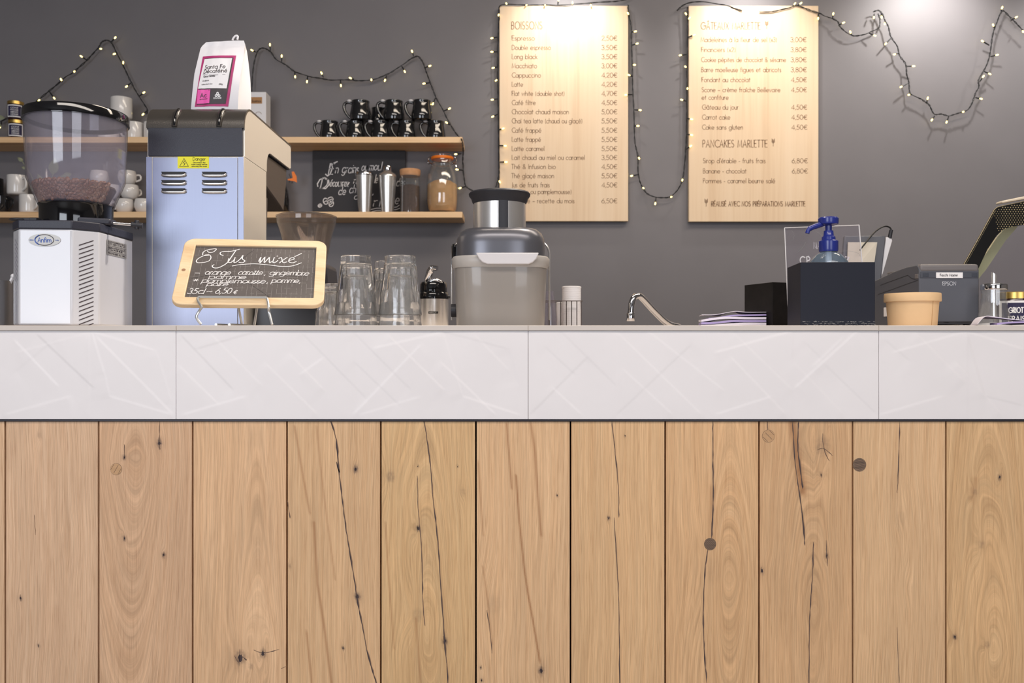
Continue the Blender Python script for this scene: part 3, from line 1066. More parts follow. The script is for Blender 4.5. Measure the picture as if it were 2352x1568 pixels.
R1 = [('Espresso', 1228, 88.5, '2,50'), ('Double espresso', 1265, 110, '3,50'), ('Long black', 1234, 131, '3,50'), ('Macchiato', 1233, 152, '3,00'),
      ('Cappuccino', 1242, 173.5, '4,20'), ('Latte', 1201, 194.5, '4,20'), ('Flat white (double shot)', 1296, 215.5, '4,70'), ('Café filtre', 1230, 236.5, '4,50'),
      ('Chocolat chaud maison', 1306, 257.5, '5,00'), ('Chaï tea latte (chaud ou glaçé)', 1337, 278.5, '5,50'), ('Café frappé', 1243, 300, '5,50'),
      ('Latte frappé', 1242, 321, '5,50'), ('Latte caramel', 1250, 342, '5,50'), ('Lait chaud au miel ou caramel', 1343, 362.5, '3,50'),
      ('Thé & Infusion bio', 1276, 383.5, '4,50'), ('Thé glaçé maison', 1272, 404.5, '5,50'), ('Jus de fruits frais', 1262, 425.5, '4,50'),
      ('(orange ou pamplemousse)', 1312, 441, None), ('Jus mixé – recette du mois', 1319, 462, '6,50')]
menu(1147, 1443, 13, 508, 'tall pale wood drinks menu headed BOISSONS, the left of the two boards', [('BOISSONS', 1175, 1245, 67, 17)],
     [(t, 1176 - (1 if i > 13 else 0), ub, v) for i, (t, ub, v, p) in enumerate(R1)],
     [(p + '€', 1382, 1417, v) for (t, ub, v, p) in R1 if p])
R2 = [('Madeleines à la fleur de sel (x3)', 1610, 1784, 92, '3,00'), ('Financiers (x2)', 1611, 1689, 115, '3,80'), ('Cookie pépites de chocolat & sésame', 1611, 1805, 138, '3,80'),
      ('Barre moelleuse figues et abricots', 1611, 1794, 161, '3,80'), ('Fondant au chocolat', 1612, 1723, 184, '4,50'), ('Scone – crème fraîche Beillevaire', 1612, 1792, 207, '4,50'),
      ('et confiture', 1612, 1673, 224.5, None), ('Gâteau du jour', 1613, 1696, 247, '4,50'), ('Carrot cake', 1613, 1677, 270, '4,50'), ('Cake sans gluten', 1613, 1706, 293, '4,50'),
      ("Sirop d'érable - fruits frais", 1615, 1758, 370, '6,80'), ('Banane - chocolat', 1615, 1714, 393.5, '6,80'), ('Pommes - caramel beurre salé', 1615, 1780, 416, None)]


def wheat(lb, mp, s, YF):
    for (u, v) in ((1761, 57), (1776, 327), (1622, 465)):
        p = P(u, v, YF)
        lb.ribbon([(p.x, p.z - 9 * s), (p.x, p.z + 3 * s)], 1.2 * s, mp)
        for q in range(3):
            z = p.z + (q * 3 - 1) * s
            for sg in (-1, 1):
                lb.ribbon([(p.x, z), (p.x + sg * 2.2 * s, z + 1 * s), (p.x + sg * 3.2 * s, z + 3.2 * s)], 1.5 * s, mp)


menu(1582, 1880, 13, 509, 'tall pale wood cake menu headed GÂTEAUX, the right of the two boards',
     [('GÂTEAUX MARLETTE', 1610, 1746, 67.5, 16), ('PANCAKES MARLETTE', 1614, 1762, 338, 16.5), ('RÉALISÉ AVEC NOS PRÉPARATIONS MARLETTE', 1634, 1849, 473.5, 11)],
     [(t, a, b_, v) for (t, a, b_, v, p) in R2], [(p + '€', 1815 + v * .011, 1850.5 + v * .011, v) for (t, a, b_, v, p) in R2 if p], extra=wheat)


# ---------------------------------------------------------------- string lights
def garland(label, wires, bulbs, Y=WY - .028):
    """wires: list of pixel polylines, bulbs: (u,v,attach u, attach v[,Y])"""
    p0 = P(*wires[0][0][:2], Y)
    t = thing('string_lights', label, 'string lights', (p0.x, WY, p0.z), 'warm white string lights on the rear wall')
    b = B()
    rn = random.Random(int(p0.x * 1000))
    for w in wires:
        for off in (0, 1):
            pts = []
            sp = spline([P(q[0], q[1], q[2] if len(q) > 2 else Y) for q in w], 8)
            for i, p in enumerate(sp):
                a = i * .9 + off * PI
                pts.append(p + Vector((math.cos(a) * .0021, math.sin(a) * .0021 - .001, math.sin(a * .7) * .0015)))
            b.tube(pts, .0016, 5)
    b.build('wire', M['wire'], t)
    for q in bulbs:
        yb = q[4] if len(q) > 4 else Y
        c = P(q[0], q[1], yb - .006)
        a = P(q[2], q[3], yb)
        d = (c - a)
        if d.length < .004: d = Vector((0, -.012, -.004)); a = c - d
        dn = d.normalized()
        sb = B()
        sb.tube([a, a + d * .4, c - dn * .008], [.0022, .0030, .0030], 6)
        so = sb.build('bulb_socket', M['wire'], t)
        lb = B()
        lb.tube([c - dn * .007, c - dn * .003, c + dn * .002, c + dn * .005], [.0022, .0031, .0031, .0010], 8)
        lb.build('bulb', M['bulb'], so)
    return t


garland('string lights peaking above the clear bean hopper at the left',
        [[(-60, 310), (20, 270), (75, 243), (85, 232), (115, 208), (150, 178), (170, 165), (200, 138), (224, 112), (234, 97), (245, 93), (256, 98), (270, 125), (290, 165), (303, 192), (320, 222), (338, 250), (337, 262)]],
        [(0, 292, 4, 280), (90, 230, 86, 233), (125, 226, 114, 211), (140, 182, 143, 188), (171, 164, 170, 166), (186, 129, 199, 138), (232, 112, 228, 112), (265, 86, 256, 96), (262, 124, 268, 122),
         (283, 143, 283, 152), (290, 199, 300, 191), (331, 212, 321, 220), (328, 263, 338, 254)])
garland('string lights swagging over the stacked black mugs and down past the shelf end',
        [[(578, 250), (580, 180), (586, 135), (596, 113), (610, 112), (622, 120), (636, 138), (655, 148), (675, 163), (705, 174), (735, 180), (765, 184), (790, 183), (820, 185), (850, 184), (880, 175), (905, 162),
          (930, 145), (950, 132), (962, 131), (972, 145), (980, 168), (990, 195), (1002, 225), (1018, 254), (1034, 286), (1052, 312), (1060, 320, 3.62), (1064, 345, 3.62), (1063, 370), (1066, 410), (1072, 430), (1095, 442), (1120, 455)]],
        [(578, 115, 588, 120), (620, 102, 621, 116), (647, 128, 647, 142), (678, 177, 677, 164), (705, 188, 707, 174), (738, 167, 743, 178), (783, 197, 782, 184), (804, 179, 813, 182), (853, 183, 853, 186),
         (884, 185, 888, 174), (930, 165, 923, 152), (946, 117, 950, 129), (988, 151, 977, 155), (973, 192, 987, 190), (994, 239, 1000, 225), (987, 241, 994, 236), (1033, 249, 1019, 255), (1025, 281, 1033, 287),
         (1046, 354, 1060, 353, 3.60), (1049, 389, 1063, 391, 3.60), (1056, 432, 1070, 428)])
Yb = WY - .036
garland('string lights running up the left edge and along the top of the BOISSONS board',
        [[(1139, 430, Yb), (1146, 405, Yb), (1146, 370, Yb), (1145, 300, Yb), (1144, 230), (1143, 160), (1144, 90), (1147, 40), (1150, 12, Yb), (1190, 11, Yb), (1240, 12), (1300, 11, Yb), (1340, 8), (1400, 4), (1432, 1), (1450, -8)]],
        [(1145, 35, 1147, 30, Yb), (1163, 8, 1165, 11, Yb), (1209, 12, 1210, 11, Yb), (1252, 12, 1252, 11, Yb), (1283, -1, 1281, 11, Yb), (1315, 6, 1315, 11, Yb), (1357, 13, 1357, 8, Yb),
         (1129, 88, 1143, 85), (1129, 119, 1143, 119), (1132, 156, 1144, 153), (1139, 185, 1143, 182), (1130, 229, 1144, 227), (1131, 268, 1144, 262),
         (1156, 295, 1146, 298, Yb), (1161, 335, 1146, 334, Yb), (1163, 372, 1148, 372, Yb), (1148, 418, 1143, 408, Yb)])
garland('string lights forming the U loop between the two menu boards',
        [[(1443, 12, Yb), (1443, 32, Yb), (1449, 60), (1450, 100), (1452, 150), (1453, 200), (1456, 260), (1458, 325), (1465, 360), (1466, 400), (1475, 430), (1490, 447), (1510, 453), (1535, 453), (1555, 438), (1568, 410),
          (1573, 370), (1576, 320), (1577, 260), (1578, 180), (1579, 100), (1580, 40, Yb), (1579, 16, Yb)], [(1555, 25), (1570, 12), (1600, 4), (1640, 8), (1670, 14), (1705, 25, Yb)]],
        [(1442, 30, 1446, 38, Yb), (1460, 72, 1449, 74), (1464, 100, 1451, 104), (1458, 149, 1451, 149), (1444, 172, 1453, 176, Yb), (1437, 218, 1453, 217, Yb), (1471, 253, 1456, 252), (1466, 289, 1458, 289),
         (1468, 364, 1466, 358), (1450, 404, 1465, 401), (1478, 432, 1476, 430), (1505, 468, 1507, 453), (1542, 452, 1540, 453), (1567, 414, 1568, 410), (1575, 31, 1578, 36, Yb), (1584, 41, 1580, 46, Yb),
         (1595, 80, 1580, 86, Yb), (1562, 127, 1577, 125), (1574, 153, 1577, 155), (1579, 203, 1579, 206), (1565, 229, 1576, 232), (1589, 274, 1579, 272, Yb), (1589, 310, 1577, 308, Yb), (1587, 335, 1576, 343, Yb)])
garland('string lights drooping across the bare wall right of the GÂTEAUX board',
        [[(1744, 28, Yb), (1780, 26, Yb), (1815, 17, Yb), (1828, 12, Yb), (1850, 20, Yb), (1880, 30, Yb), (1897, 38), (1922, 48), (1930, 62), (1952, 80), (1975, 82), (1998, 74), (2018, 64), (2021, 45), (2016, 32)],
         [(2006, 28), (2016, 24), (2026, 32), (2032, 46), (2040, 62), (2046, 85), (2060, 105), (2066, 128), (2080, 148), (2082, 170), (2087, 190), (2090, 214), (2104, 222), (2122, 232), (2135, 243), (2145, 262),
          (2160, 262), (2180, 266), (2200, 260), (2220, 254), (2232, 238), (2240, 215), (2248, 200), (2247, 185), (2256, 168), (2268, 145), (2275, 115), (2280, 80), (2290, 50), (2297, 32), (2305, 26), (2325, 45), (2345, 65), (2370, 90)]],
        [(1826, 8, 1822, 14, Yb), (1840, 7, 1832, 13, Yb), (1879, 43, 1880, 31, Yb), (1914, 31, 1912, 44), (1938, 52, 1926, 58), (1953, 73, 1956, 80), (2010, 82, 1996, 76), (2007, 41, 2008, 32), (2025, 40, 2024, 32), (2032, 55, 2032, 50),
         (2034, 101, 2046, 88), (2054, 125, 2064, 122), (2099, 152, 2082, 152), (2069, 200, 2086, 191), (2087, 218, 2092, 217), (2131, 225, 2128, 238), (2140, 276, 2147, 266), (2174, 281, 2179, 268), (2212, 257, 2216, 256),
         (2254, 227, 2240, 224), (2259, 175, 2250, 188), (2274, 170, 2260, 164), (2291, 126, 2275, 130), (2256, 94, 2272, 104), (2281, 57, 2283, 64), (2302, 17, 2299, 26), (2335, 39, 2321, 48), (2350, 73, 2348, 68)])


# ---------------------------------------------------------------- mugs
def black_mug():
    t = thing('mug', 'x', 'mug', (0, 0, 0))
    prof = [(0, .001), (.030, .001), (.0395, .004), (.0415, .014), (.0405, .030), (.0375, .048), (.0345, .064), (.0345, .0735), (.0358, .0765), (.0350, .0785), (.0325, .077),
            (.0320, .064), (.0355, .045), (.0385, .028), (.038, .012), (.030, .007), (0, .006)]
    B().lathe(prof, n=36).build('body', M['mug'], t, local=True, smooth=50)
    hp = spline([(-.032, 0, .070), (-.050, 0, .0745), (-.062, 0, .068), (-.064, 0, .052), (-.056, 0, .032), (-.040, 0, .013)], 6)
    B().tube(hp, [.0042 + .002 * math.sin(i / len(hp) * PI) for i in range(len(hp))], 8).build('handle', M['mug'], t, local=True, smooth=50)
    B().sphere((-.043, -.002, .0800), .0095, 10, (1.0, .9, .55)).build('handle_patch', M['white'], t, local=True)  # small white patch on top of the handle
    return t


def white_mug(r=.043, h=.088, name='mug'):
    t = thing(name, 'x', 'mug', (0, 0, 0))
    prof = [(0, .001), (r * .86, .001), (r * .97, .005), (r, .012), (r, h - .003), (r * .985, h), (r * .93, h - .003), (r * .92, .012), (r * .6, .007), (0, .006)]
    B().lathe(prof, n=36).build('body', M['mugw'], t, local=True, smooth=50)
    hp = spline([(.0 + r * .95, 0, h * .80), (r * 1.35, 0, h * .84), (r * 1.62, 0, h * .62), (r * 1.55, 0, h * .34), (r * .95, 0, h * .2)], 6)
    B().tube(hp, .0055, 8).build('handle', M['mugw'], t, local=True, smooth=50)
    return t


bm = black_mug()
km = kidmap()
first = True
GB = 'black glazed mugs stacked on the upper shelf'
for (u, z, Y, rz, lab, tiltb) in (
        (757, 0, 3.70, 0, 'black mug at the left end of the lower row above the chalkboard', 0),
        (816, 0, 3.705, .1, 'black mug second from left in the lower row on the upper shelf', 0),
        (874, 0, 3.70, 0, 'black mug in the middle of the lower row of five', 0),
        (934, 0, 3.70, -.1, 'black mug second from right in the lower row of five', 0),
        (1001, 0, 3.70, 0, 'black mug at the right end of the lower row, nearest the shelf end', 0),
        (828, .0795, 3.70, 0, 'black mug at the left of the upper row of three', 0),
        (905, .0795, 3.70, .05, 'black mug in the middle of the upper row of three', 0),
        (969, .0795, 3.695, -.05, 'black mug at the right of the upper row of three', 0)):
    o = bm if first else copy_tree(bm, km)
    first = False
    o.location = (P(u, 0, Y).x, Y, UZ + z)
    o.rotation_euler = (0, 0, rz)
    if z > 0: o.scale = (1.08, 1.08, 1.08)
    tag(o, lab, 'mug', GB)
# black mug turned the other way behind
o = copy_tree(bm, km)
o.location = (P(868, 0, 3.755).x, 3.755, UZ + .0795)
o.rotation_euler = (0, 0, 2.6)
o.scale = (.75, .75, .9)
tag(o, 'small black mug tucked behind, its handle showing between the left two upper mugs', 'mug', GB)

wm = white_mug()
km = kidmap()
first = True
GW = 'white mugs on the wall shelves'
for (u, Y, z, rz, sc, lab) in (
        (279, 3.70, UZ + .089, 2.4, 1.0, 'white mug on top of its pile, beside the hopper lid'),
        (250, 3.71, UZ, 2.0, 1.0, 'white mug hidden low behind the hopper rim, under another'),
        (308, 3.70, UZ, PI * .95, .84, 'white mug on the upper shelf with its handle turned left'),
        (351, 3.70, UZ, 0, .84, 'white mug half hidden by the tall steel machine'),
        (40, 3.70, LZ + .079, -.55, .93, 'white mug on top of the lower shelf pile, left of the hopper'),
        (67, 3.70, LZ, -.6, .89, 'white mug standing on the lower shelf, left of the hopper base')):
    o = wm if first else copy_tree(wm, km)
    first = False
    o.location = (P(u, 0, Y).x, Y, z)
    o.rotation_euler = (0, 0, rz)
    o.scale = (sc, sc, sc)
    tag(o, lab, 'mug', GW)

bt_ = B()
prof = [(0, .001), (.038, .001), (.041, .006), (.041, .074), (.0385, .074), (.038, .01), (0, .008)]
tall = thing('mug', 'black straight mug on the lower shelf, far left bottom', 'mug', (P(0, 0, 3.7).x, 3.70, LZ), 'black straight mugs at the far left')
B().lathe(prof, n=32).build('body', M['mug'], tall, local=True)
B().tube(spline([(.038, -.01, .06), (.06, -.015, .06), (.065, -.02, .04), (.04, -.01, .014)], 5), .005, 7).build('handle', M['mug'], tall, local=True)
km = kidmap()
o = copy_tree(tall, km)
o.rotation_euler = (0, 0, 2.6)
o.location = (P(-17, 0, 3.7).x, 3.70, LZ + .0745)
o['label'] = 'black straight mug at the frame edge, on top of another black mug'

# white round cups to the right of the hopper
cup = thing('cup', 'x', 'cup', (0, 0, 0))
B().lathe([(0, .0), (.018, .0), (.03, .008), (.037, .026), (.0375, .040), (.034, .058), (.0325, .060), (.031, .057), (.034, .04), (.033, .026), (.02, .008), (0, .006)], n=32).build('body', M['mugw'], cup, local=True, smooth=60)
B().tube(spline([(.035, 0, .045), (.05, 0, .045), (.052, 0, .028), (.033, 0, .018)], 5), .004, 7).build('handle', M['mugw'], cup, local=True)
km = kidmap()
first = True
for (u, Y, z, rz, lab) in (
        (286, 3.69, LZ, 3.4, 'round white cup in the bottom row, nearest the hopper'),
        (330, 3.69, LZ, 1.2, 'round white cup in the bottom row beside the steel machine'),
        (243, 3.70, LZ, 3.0, 'round white cup seen through the foot of the hopper'),
        (298, 3.70, LZ + .061, 1.0, 'round white cup in the second tier right of the hopper'),
        (255, 3.70, LZ + .061, 3.3, 'round white cup in the second tier behind the hopper'),
        (292, 3.71, LZ + .122, .4, 'round white cup topping the pile right of the hopper'),
        (228, 3.71, LZ + .122, 2.6, 'round white cup topping the pile seen through the hopper')):
    o = cup if first else copy_tree(cup, km)
    first = False
    o.location = (P(u, 0, Y).x, Y, z)
    o.rotation_euler = (0, 0, rz)
    tag(o, lab, 'cup', 'round white cups piled on the lower shelf')


# ---------------------------------------------------------------- small labelled jars
def curved(b, text_rows, c, r, z0, h, w, mats_idx):
    pass


def label_patch(b, c, r, a0, a1, z0, z1, n=12):
    vs = []
    for k in range(n + 1):
        a = a0 + (a1 - a0) * k / n
        for z in (z0, z1): vs.append((c[0] + r * math.cos(a), c[1] + r * math.sin(a), z))
    return b.add(vs, [(2 * k, 2 * k + 2, 2 * k + 3, 2 * k + 1) for k in range(n)])


def cylmap(r, a0):
    """x,z on a cylinder around the local origin, x measured from angle a0"""
    return lambda x, y: Vector((r * math.cos(a0 + x / r), r * math.sin(a0 + x / r), y))


def jam_jar(lines, cap, fill='jam', r=.032, h=.078):
    t = thing('jam_jar', 'x', 'jar', (0, 0, 0))
    B().lathe([(0, 0), (r * .9, 0), (r, .006), (r, h * .78), (r * .92, h * .84), (0, h * .84)], n=32).build('body', M[fill], t, local=True)
    B().lathe([(0, h * .82), (r * .98, h * .82), (r * .98, h * .98), (r * .9, h), (0, h)], n=32).build('lid', M['gold'], t, local=True)
    lb = B()
    label_patch(lb, (0, 0), r + .0006, -PI / 2 - .95, -PI / 2 + .95, h * .10, h * .76)
    lb.mi = 1
    label_patch(lb, (0, 0), r + .0010, -PI / 2 - .80, -PI / 2 + .80, h * .16, h * .70)
    lb.mi = 0
    mp = cylmap(r + .0016, -PI / 2)
    n = len(lines)
    for i, s_ in enumerate(lines):
        hh = h * .46 / n
        write(lb, s_, mp, -r * .46, h * .64 - (i + 1) * hh + .002, hh * .60, hh * .10, r * .92, track=.24)
    lb.build('paper_label', [M['bag'], M['navy']], t, local=True, smooth=0)
    return t


jj = jam_jar(['CONF', 'FRAISE', 'ABRICOT', 'CERISE'], .006)
km = kidmap()
for i, (z, lab) in enumerate(((UZ, 'small gold-lidded jar with navy label, directly on the upper shelf'), (UZ + .079, 'small gold-lidded jar with navy label, on top of another jar'))):
    o = jj if i == 0 else copy_tree(jj, km)
    o.location = (P(38 - i * 2, 0, 3.68).x, 3.68, z)
    o.rotation_euler = (0, 0, .35)
    tag(o, lab, 'jar', 'small jars at the left end of the upper shelf')


# leafy sprigs
def sprig(name, label, base, stems, leaves, vase=None):
    t = thing(name, label, 'plant', base)
    b = B()
    for s_ in stems: b.tube(spline(s_, 5), .0016, 5)
    b.build('stem', M['leaf'], t)
    for (c, d, l, w) in leaves:
        c, d = Vector(c), Vector(d).normalized()
        sd = d.cross(Vector((0, -1, .3))).normalized()
        N = d.cross(sd)
        lb = B()
        vs = []
        for k in range(9):
            q = k / 8
            ww = w * math.sin(PI * q ** .8) * .5
            for e in (-1, 0, 1): vs.append(c + d * l * q + sd * ww * e + N * (.004 * abs(e) - .006 * q * q))
        n = len(vs)
        vs += [v + N * .0006 for v in vs]
        fs = []
        for k in range(8):
            for e in (0, 1):
                a = k * 3 + e
                fs.append((a, a + 1, a + 4, a + 3)); fs.append((n + a, n + a + 3, n + a + 4, n + a + 1))
        lb.add(vs, fs)
        lb.build('leaf', M['leaf'], t)
    return t


bY = 3.66
sprig('eucalyptus_sprig', 'pale green leafy sprig at the far left end of the upper shelf', (P(-25, 314, bY).x, bY, UZ),
      [[(P(-25, 314, bY).x, bY, UZ), P(-22, 290, bY), P(-12, 268, bY)], [P(-22, 300, bY), P(-30, 270, bY), P(-20, 245, bY)]],
      [(P(-14, 268, bY), (1, -.1, -.15), .052, .024), (P(-10, 285, bY), (1, -.1, -.4), .03, .018), (P(-24, 260, bY), (-.5, 0, 1), .04, .02), (P(-20, 247, bY), (.5, 0, 1), .04, .02)])
bY = 3.66
hb = Vector((P(95, 486, bY).x, bY, LZ))
sprig('eucalyptus_sprig', 'pale leafy sprig leaning on the lower shelf behind the hopper', hb,
      [[hb, P(85, 440, bY), P(70, 400, bY), P(52, 372, bY), P(42, 362, bY)], [hb, P(110, 430, bY), P(125, 395, bY)], [hb, P(100, 430, bY), P(150, 400, bY)]],
      [(P(52, 370, bY), (-.8, -.1, .6), .025, .016), (P(60, 385, bY), (-1, 0, .1), .02, .014), (P(118, 400, bY), (.3, -.1, 1), .07, .045), (P(95, 420, bY), (-.4, 0, 1), .04, .022),
       (P(140, 405, bY), (1, -.1, .2), .05, .03), (P(100, 450, bY), (1, 0, .5), .04, .022), (P(85, 440, bY), (-.8, 0, .7), .04, .02), (P(135, 425, bY), (.8, 0, -.2), .05, .02)])

# ---------------------------------------------------------------- chalkboard on the lower shelf
cy0 = 3.775
a, b_ = P(718, 486, cy0), P(931, 344, cy0)
t = thing('chalkboard', 'black chalkboard with curly white writing, leaning behind the shakers', 'sign', ((a.x + b_.x) / 2, cy0, LZ))
B().box((a.x, cy0, LZ), (b_.x, cy0 + .012, b_.z - .004)).build('panel', M['chalkb'], t, bevel=.001)
lb = B()
mp = planemap(Vector((0, cy0, 0)), Vector((1, 0, 0)), Vector((0, 0, 1)), .0006)
s = cy0 / F


def cput(txt, ua, vb, cap, ub, w=2.2, **kw):
    p = P(ua, vb, cy0)
    kw.setdefault('shear', .22)
    write(lb, txt, mp, p.x, p.z, cap * s, w * .72 * s, (ub - ua) * s, track=.2, jit=.02, **kw)


cput('E', 754, 400, 24, 764, 2.6); cput('n', 770, 397, 20, 776)
cput('grains', 785, 397, 20, 822); cput('ou', 830, 392, 18, 842); cput('moul', 848, 391, 19, 875)
lb.ribbon([(P(u, v, cy0).x, P(u, v, cy0).z) for u, v in ((748, 400), (752, 404), (758, 400), (764, 385), (762, 378), (768, 374), (775, 371))], 2.4 * s, mp)
cput('D', 736, 432, 24, 750, 2.6); cput('écouvrez', 757, 428, 17, 800)
lb.ribbon([(P(u, v, cy0).x, P(u, v, cy0).z) for u, v in ((730, 428), (729, 422), (735, 412), (745, 409), (755, 414), (756, 424), (748, 433), (735, 432))], 2.2 * s, mp)
cput('n', 812, 421, 15, 818); cput('le', 860, 420, 19, 866)
cput('des', 910, 427, 19, 928)
cput('de', 777, 447, 18, 793); cput('ch', 802, 443, 19, 816); cput(',', 856, 446, 16, 858)
cput('c', 813, 458, 14, 820); cput('ri', 857, 474, 22, 872, 2.4); cput('e', 907, 468, 22, 915, 2.4)
for pl in (((852, 481), (865, 478), (876, 478)), ((854, 486), (866, 483), (877, 483)), ((905, 476), (912, 475), (917, 471)), ((903, 482), (911, 481), (918, 478))):
    lb.ribbon([(P(u, v, cy0).x, P(u, v, cy0).z) for u, v in pl], 1.6 * s, mp)
for (u, v, rx, ry, ro) in ((735, 472, 4.4, 3.4, .5), (748, 462, 5.5, 7, .2), (758, 459, 8, 5.5, .6), (761, 468, 5, 6.5, -.4)):
    c = P(u, v, cy0)
    el = [(c.x + (rx * math.cos(q) * math.cos(ro) - ry * math.sin(q) * math.sin(ro)) * s, c.z + (rx * math.cos(q) * math.sin(ro) + ry * math.sin(q) * math.cos(ro)) * s) for q in [2 * PI * k / 16 for k in range(17)]]
    lb.ribbon(el, 1.9 * s, mp)
    lb.ribbon([(c.x - rx * .6 * s, c.z - ry * .3 * s), (c.x, c.z), (c.x + rx * .6 * s, c.z + ry * .4 * s)], 1.7 * s, mp)
lb.build('lettering', M['chalk'], t, smooth=0)

# ---------------------------------------------------------------- shakers and jars on the lower shelf
def pxlathe(name, m, par, u, Y, rows, n=40, base=None, dv=0, **kw):
    """rows: (half width px, v) seen in the photo, built as a solid of revolution standing at depth Y"""
    c = P(u, 0, Y)
    prof = [(max(0, hw) * Y / F, EYE + (784 - v - dv) / F * Y) for hw, v in rows]
    if base is not None:
        prof = [(r, max(z, base)) for r, z in prof]
    return B().lathe(prof, (c.x, Y, 0), n=n, **kw).build(name, m, par)


SYJ = 3.70
t = thing('cocktail_shaker', 'brushed steel shaker tin, open topped, leftmost item before the chalkboard', 'shaker', (P(837, 0, SYJ).x, SYJ, LZ), 'steel shakers')
pxlathe('cup', M['steel_s'], t, 837, SYJ, [(0, 492), (13, 492), (15, 470), (18.5, 420), (20, 402), (20.5, 398), (20.5, 396), (17, 394), (0, 394)], base=LZ, dv=4)
pxlathe('rim', M['chrome'], t, 837, SYJ, [(20.6, 400), (21.2, 399), (21.2, 397), (20, 393), (15, 391.5), (0, 391.5)], dv=4)
t = thing('cocktail_shaker', 'three piece steel cocktail shaker with a capped top', 'shaker', (P(890, 0, SYJ).x, SYJ, LZ), 'steel shakers')
pxlathe('cup', M['steel_s'], t, 890, SYJ, [(0, 492), (14, 492), (15.5, 470), (19, 425), (20, 404), (20, 402), (0, 402)], base=LZ, dv=4)
pxlathe('strainer', M['steel_s'], t, 890, SYJ, [(20.6, 404), (20.8, 400), (18, 395), (12, 392), (10, 389), (0, 389)], dv=4)
pxlathe('cap', M['chrome'], t, 890, SYJ, [(10, 391), (10.2, 382), (9.6, 378.5), (7, 377.5), (0, 377.5)], dv=4)
t = thing('storage_jar', 'straight glass jar of ground coffee with a cork coloured lid', 'jar', (P(942, 0, SYJ).x, SYJ, LZ))
zb = LZ
r = 23 * SYJ / F
c = P(942, 0, SYJ).x
B().lathe([(0, zb), (r, zb), (r, P(0, 402, SYJ).z), (r - .002, P(0, 402, SYJ).z), (r - .002, zb + .003), (0, zb + .003)], (c, SYJ, 0)).build('glass', M['clear'], t)
o = B().lathe([(0, zb + .0035), (r - .0025, zb + .0035), (r - .0025, P(0, 428, SYJ).z), (r * .5, P(0, 425, SYJ).z), (0, P(0, 424, SYJ).z)], (c, SYJ, 0)).build('ground_coffee', M['coffee'], t)
o['kind'] = 'stuff'
pxlathe('lid', M['cork'], t, 942, SYJ, [(0, 405), (22.5, 405), (23.5, 399), (24, 392), (23, 390), (0, 390)], dv=0)
# clip top jar with sugar
t = thing('clip_top_jar', 'large clip top glass jar of brown sugar with orange rubber seal', 'jar', (P(1016, 0, SYJ).x, SYJ, LZ))
u0 = 1016
rows = [(0, 492), (30, 492), (34, 484), (36.5, 465), (36.5, 420), (34, 400), (28, 385), (23.5, 378), (23.5, 366)]
inn = [(21.8, 366), (21.8, 379), (26.5, 387), (32.3, 402), (34.8, 420), (34.8, 465), (32.5, 482), (28, 488), (0, 488)]
pxlathe('glass', M['clear'], t, u0, SYJ, rows + inn, base=None)
# keep its foot on the shelf
g = children(t)[0]
for v in g.data.vertices:
    if v.co.z < 0.0: v.co.z = 0.0005 if v.co.z < -.004 else .004
o = pxlathe('brown_sugar', M['sugar'], t, u0, SYJ, [(0, 485.5), (27.5, 485.5), (32.0, 480), (34.2, 465), (34.2, 428), (33, 424), (20, 416), (0, 412)])
o['kind'] = 'stuff'
pxlathe('rubber_seal', M['orange'], t, u0, SYJ, [(0, 367), (25, 367), (26, 365), (26, 362), (25, 361), (0, 361)])
pxlathe('lid', M['clear'], t, u0, SYJ, [(0, 361), (25, 361), (25.5, 358), (23, 355.5), (0, 355)])
wb = B()
for sx in (-1, 1):
    for pl in ([(23, 378, -4), (30, 372, -4), (32, 366, 0), (27, 358, 0)], [(24, 374, 0), (33, 376, 0), (31, 364, 0), (25, 362, 0)]):
        wb.tube(spline([P(u0 + sx * a, v, SYJ + q * .002) for a, v, q in pl], 4), .0016, 6)
wb.tube(spline([P(u0 + 24, 372, SYJ), P(u0 + 30, 378, SYJ), P(u0 + 33, 388, SYJ), P(u0 + 34, 392, SYJ)], 4), .0028, 6)
wb.tube([(P(u0, 0, SYJ).x + 24.3 * SYJ / F * math.cos(q), SYJ + 24.3 * SYJ / F * math.sin(q), P(0, 377, SYJ).z) for q in [2 * PI * k / 28 for k in range(29)]], .0014, 6)
wb.build('wire_clip', M['chrome'], t)

# clip jar half hidden behind the steel machine
jy = 3.72
t = thing('clip_top_jar', 'dark glass clip jar with an orange tab, half hidden by the tall steel machine', 'jar', (P(632, 0, jy).x, jy, LZ))
B().lathe([(0, LZ), (.052, LZ), (.060, LZ + .012), (.062, LZ + .06), (.056, LZ + .10), (.044, LZ + .13), (.044, LZ + .15), (0, LZ + .15)], (P(632, 0, jy).x, jy, 0)).build('glass', mat('dark_glass', (36, 34, 34), .06, coat=1), t)
B().lathe([(0, LZ + .15), (.046, LZ + .15), (.047, LZ + .156), (.044, LZ + .165), (0, LZ + .17)], (P(632, 0, jy).x, jy, 0)).build('lid', M['chrome'], t)
ob = B()
pl = [P(u, v, jy - .03) for u, v in ((661, 411), (672, 409), (670, 394), (675, 394), (681, 405), (682, 419), (676, 416), (661, 414))]
ob.prism(pl[::-1], (0, .004, 0))
ob.build('rubber_tab', M['orange'], t)
B().tube([P(664, 399, jy - .028), P(668, 408, jy - .028), P(664, 419, jy - .028)], .0022, 6).tube([P(672, 399, jy - .028), P(671, 421, jy - .028)], .0018, 6).build('wire_clip', M['chrome'], t)

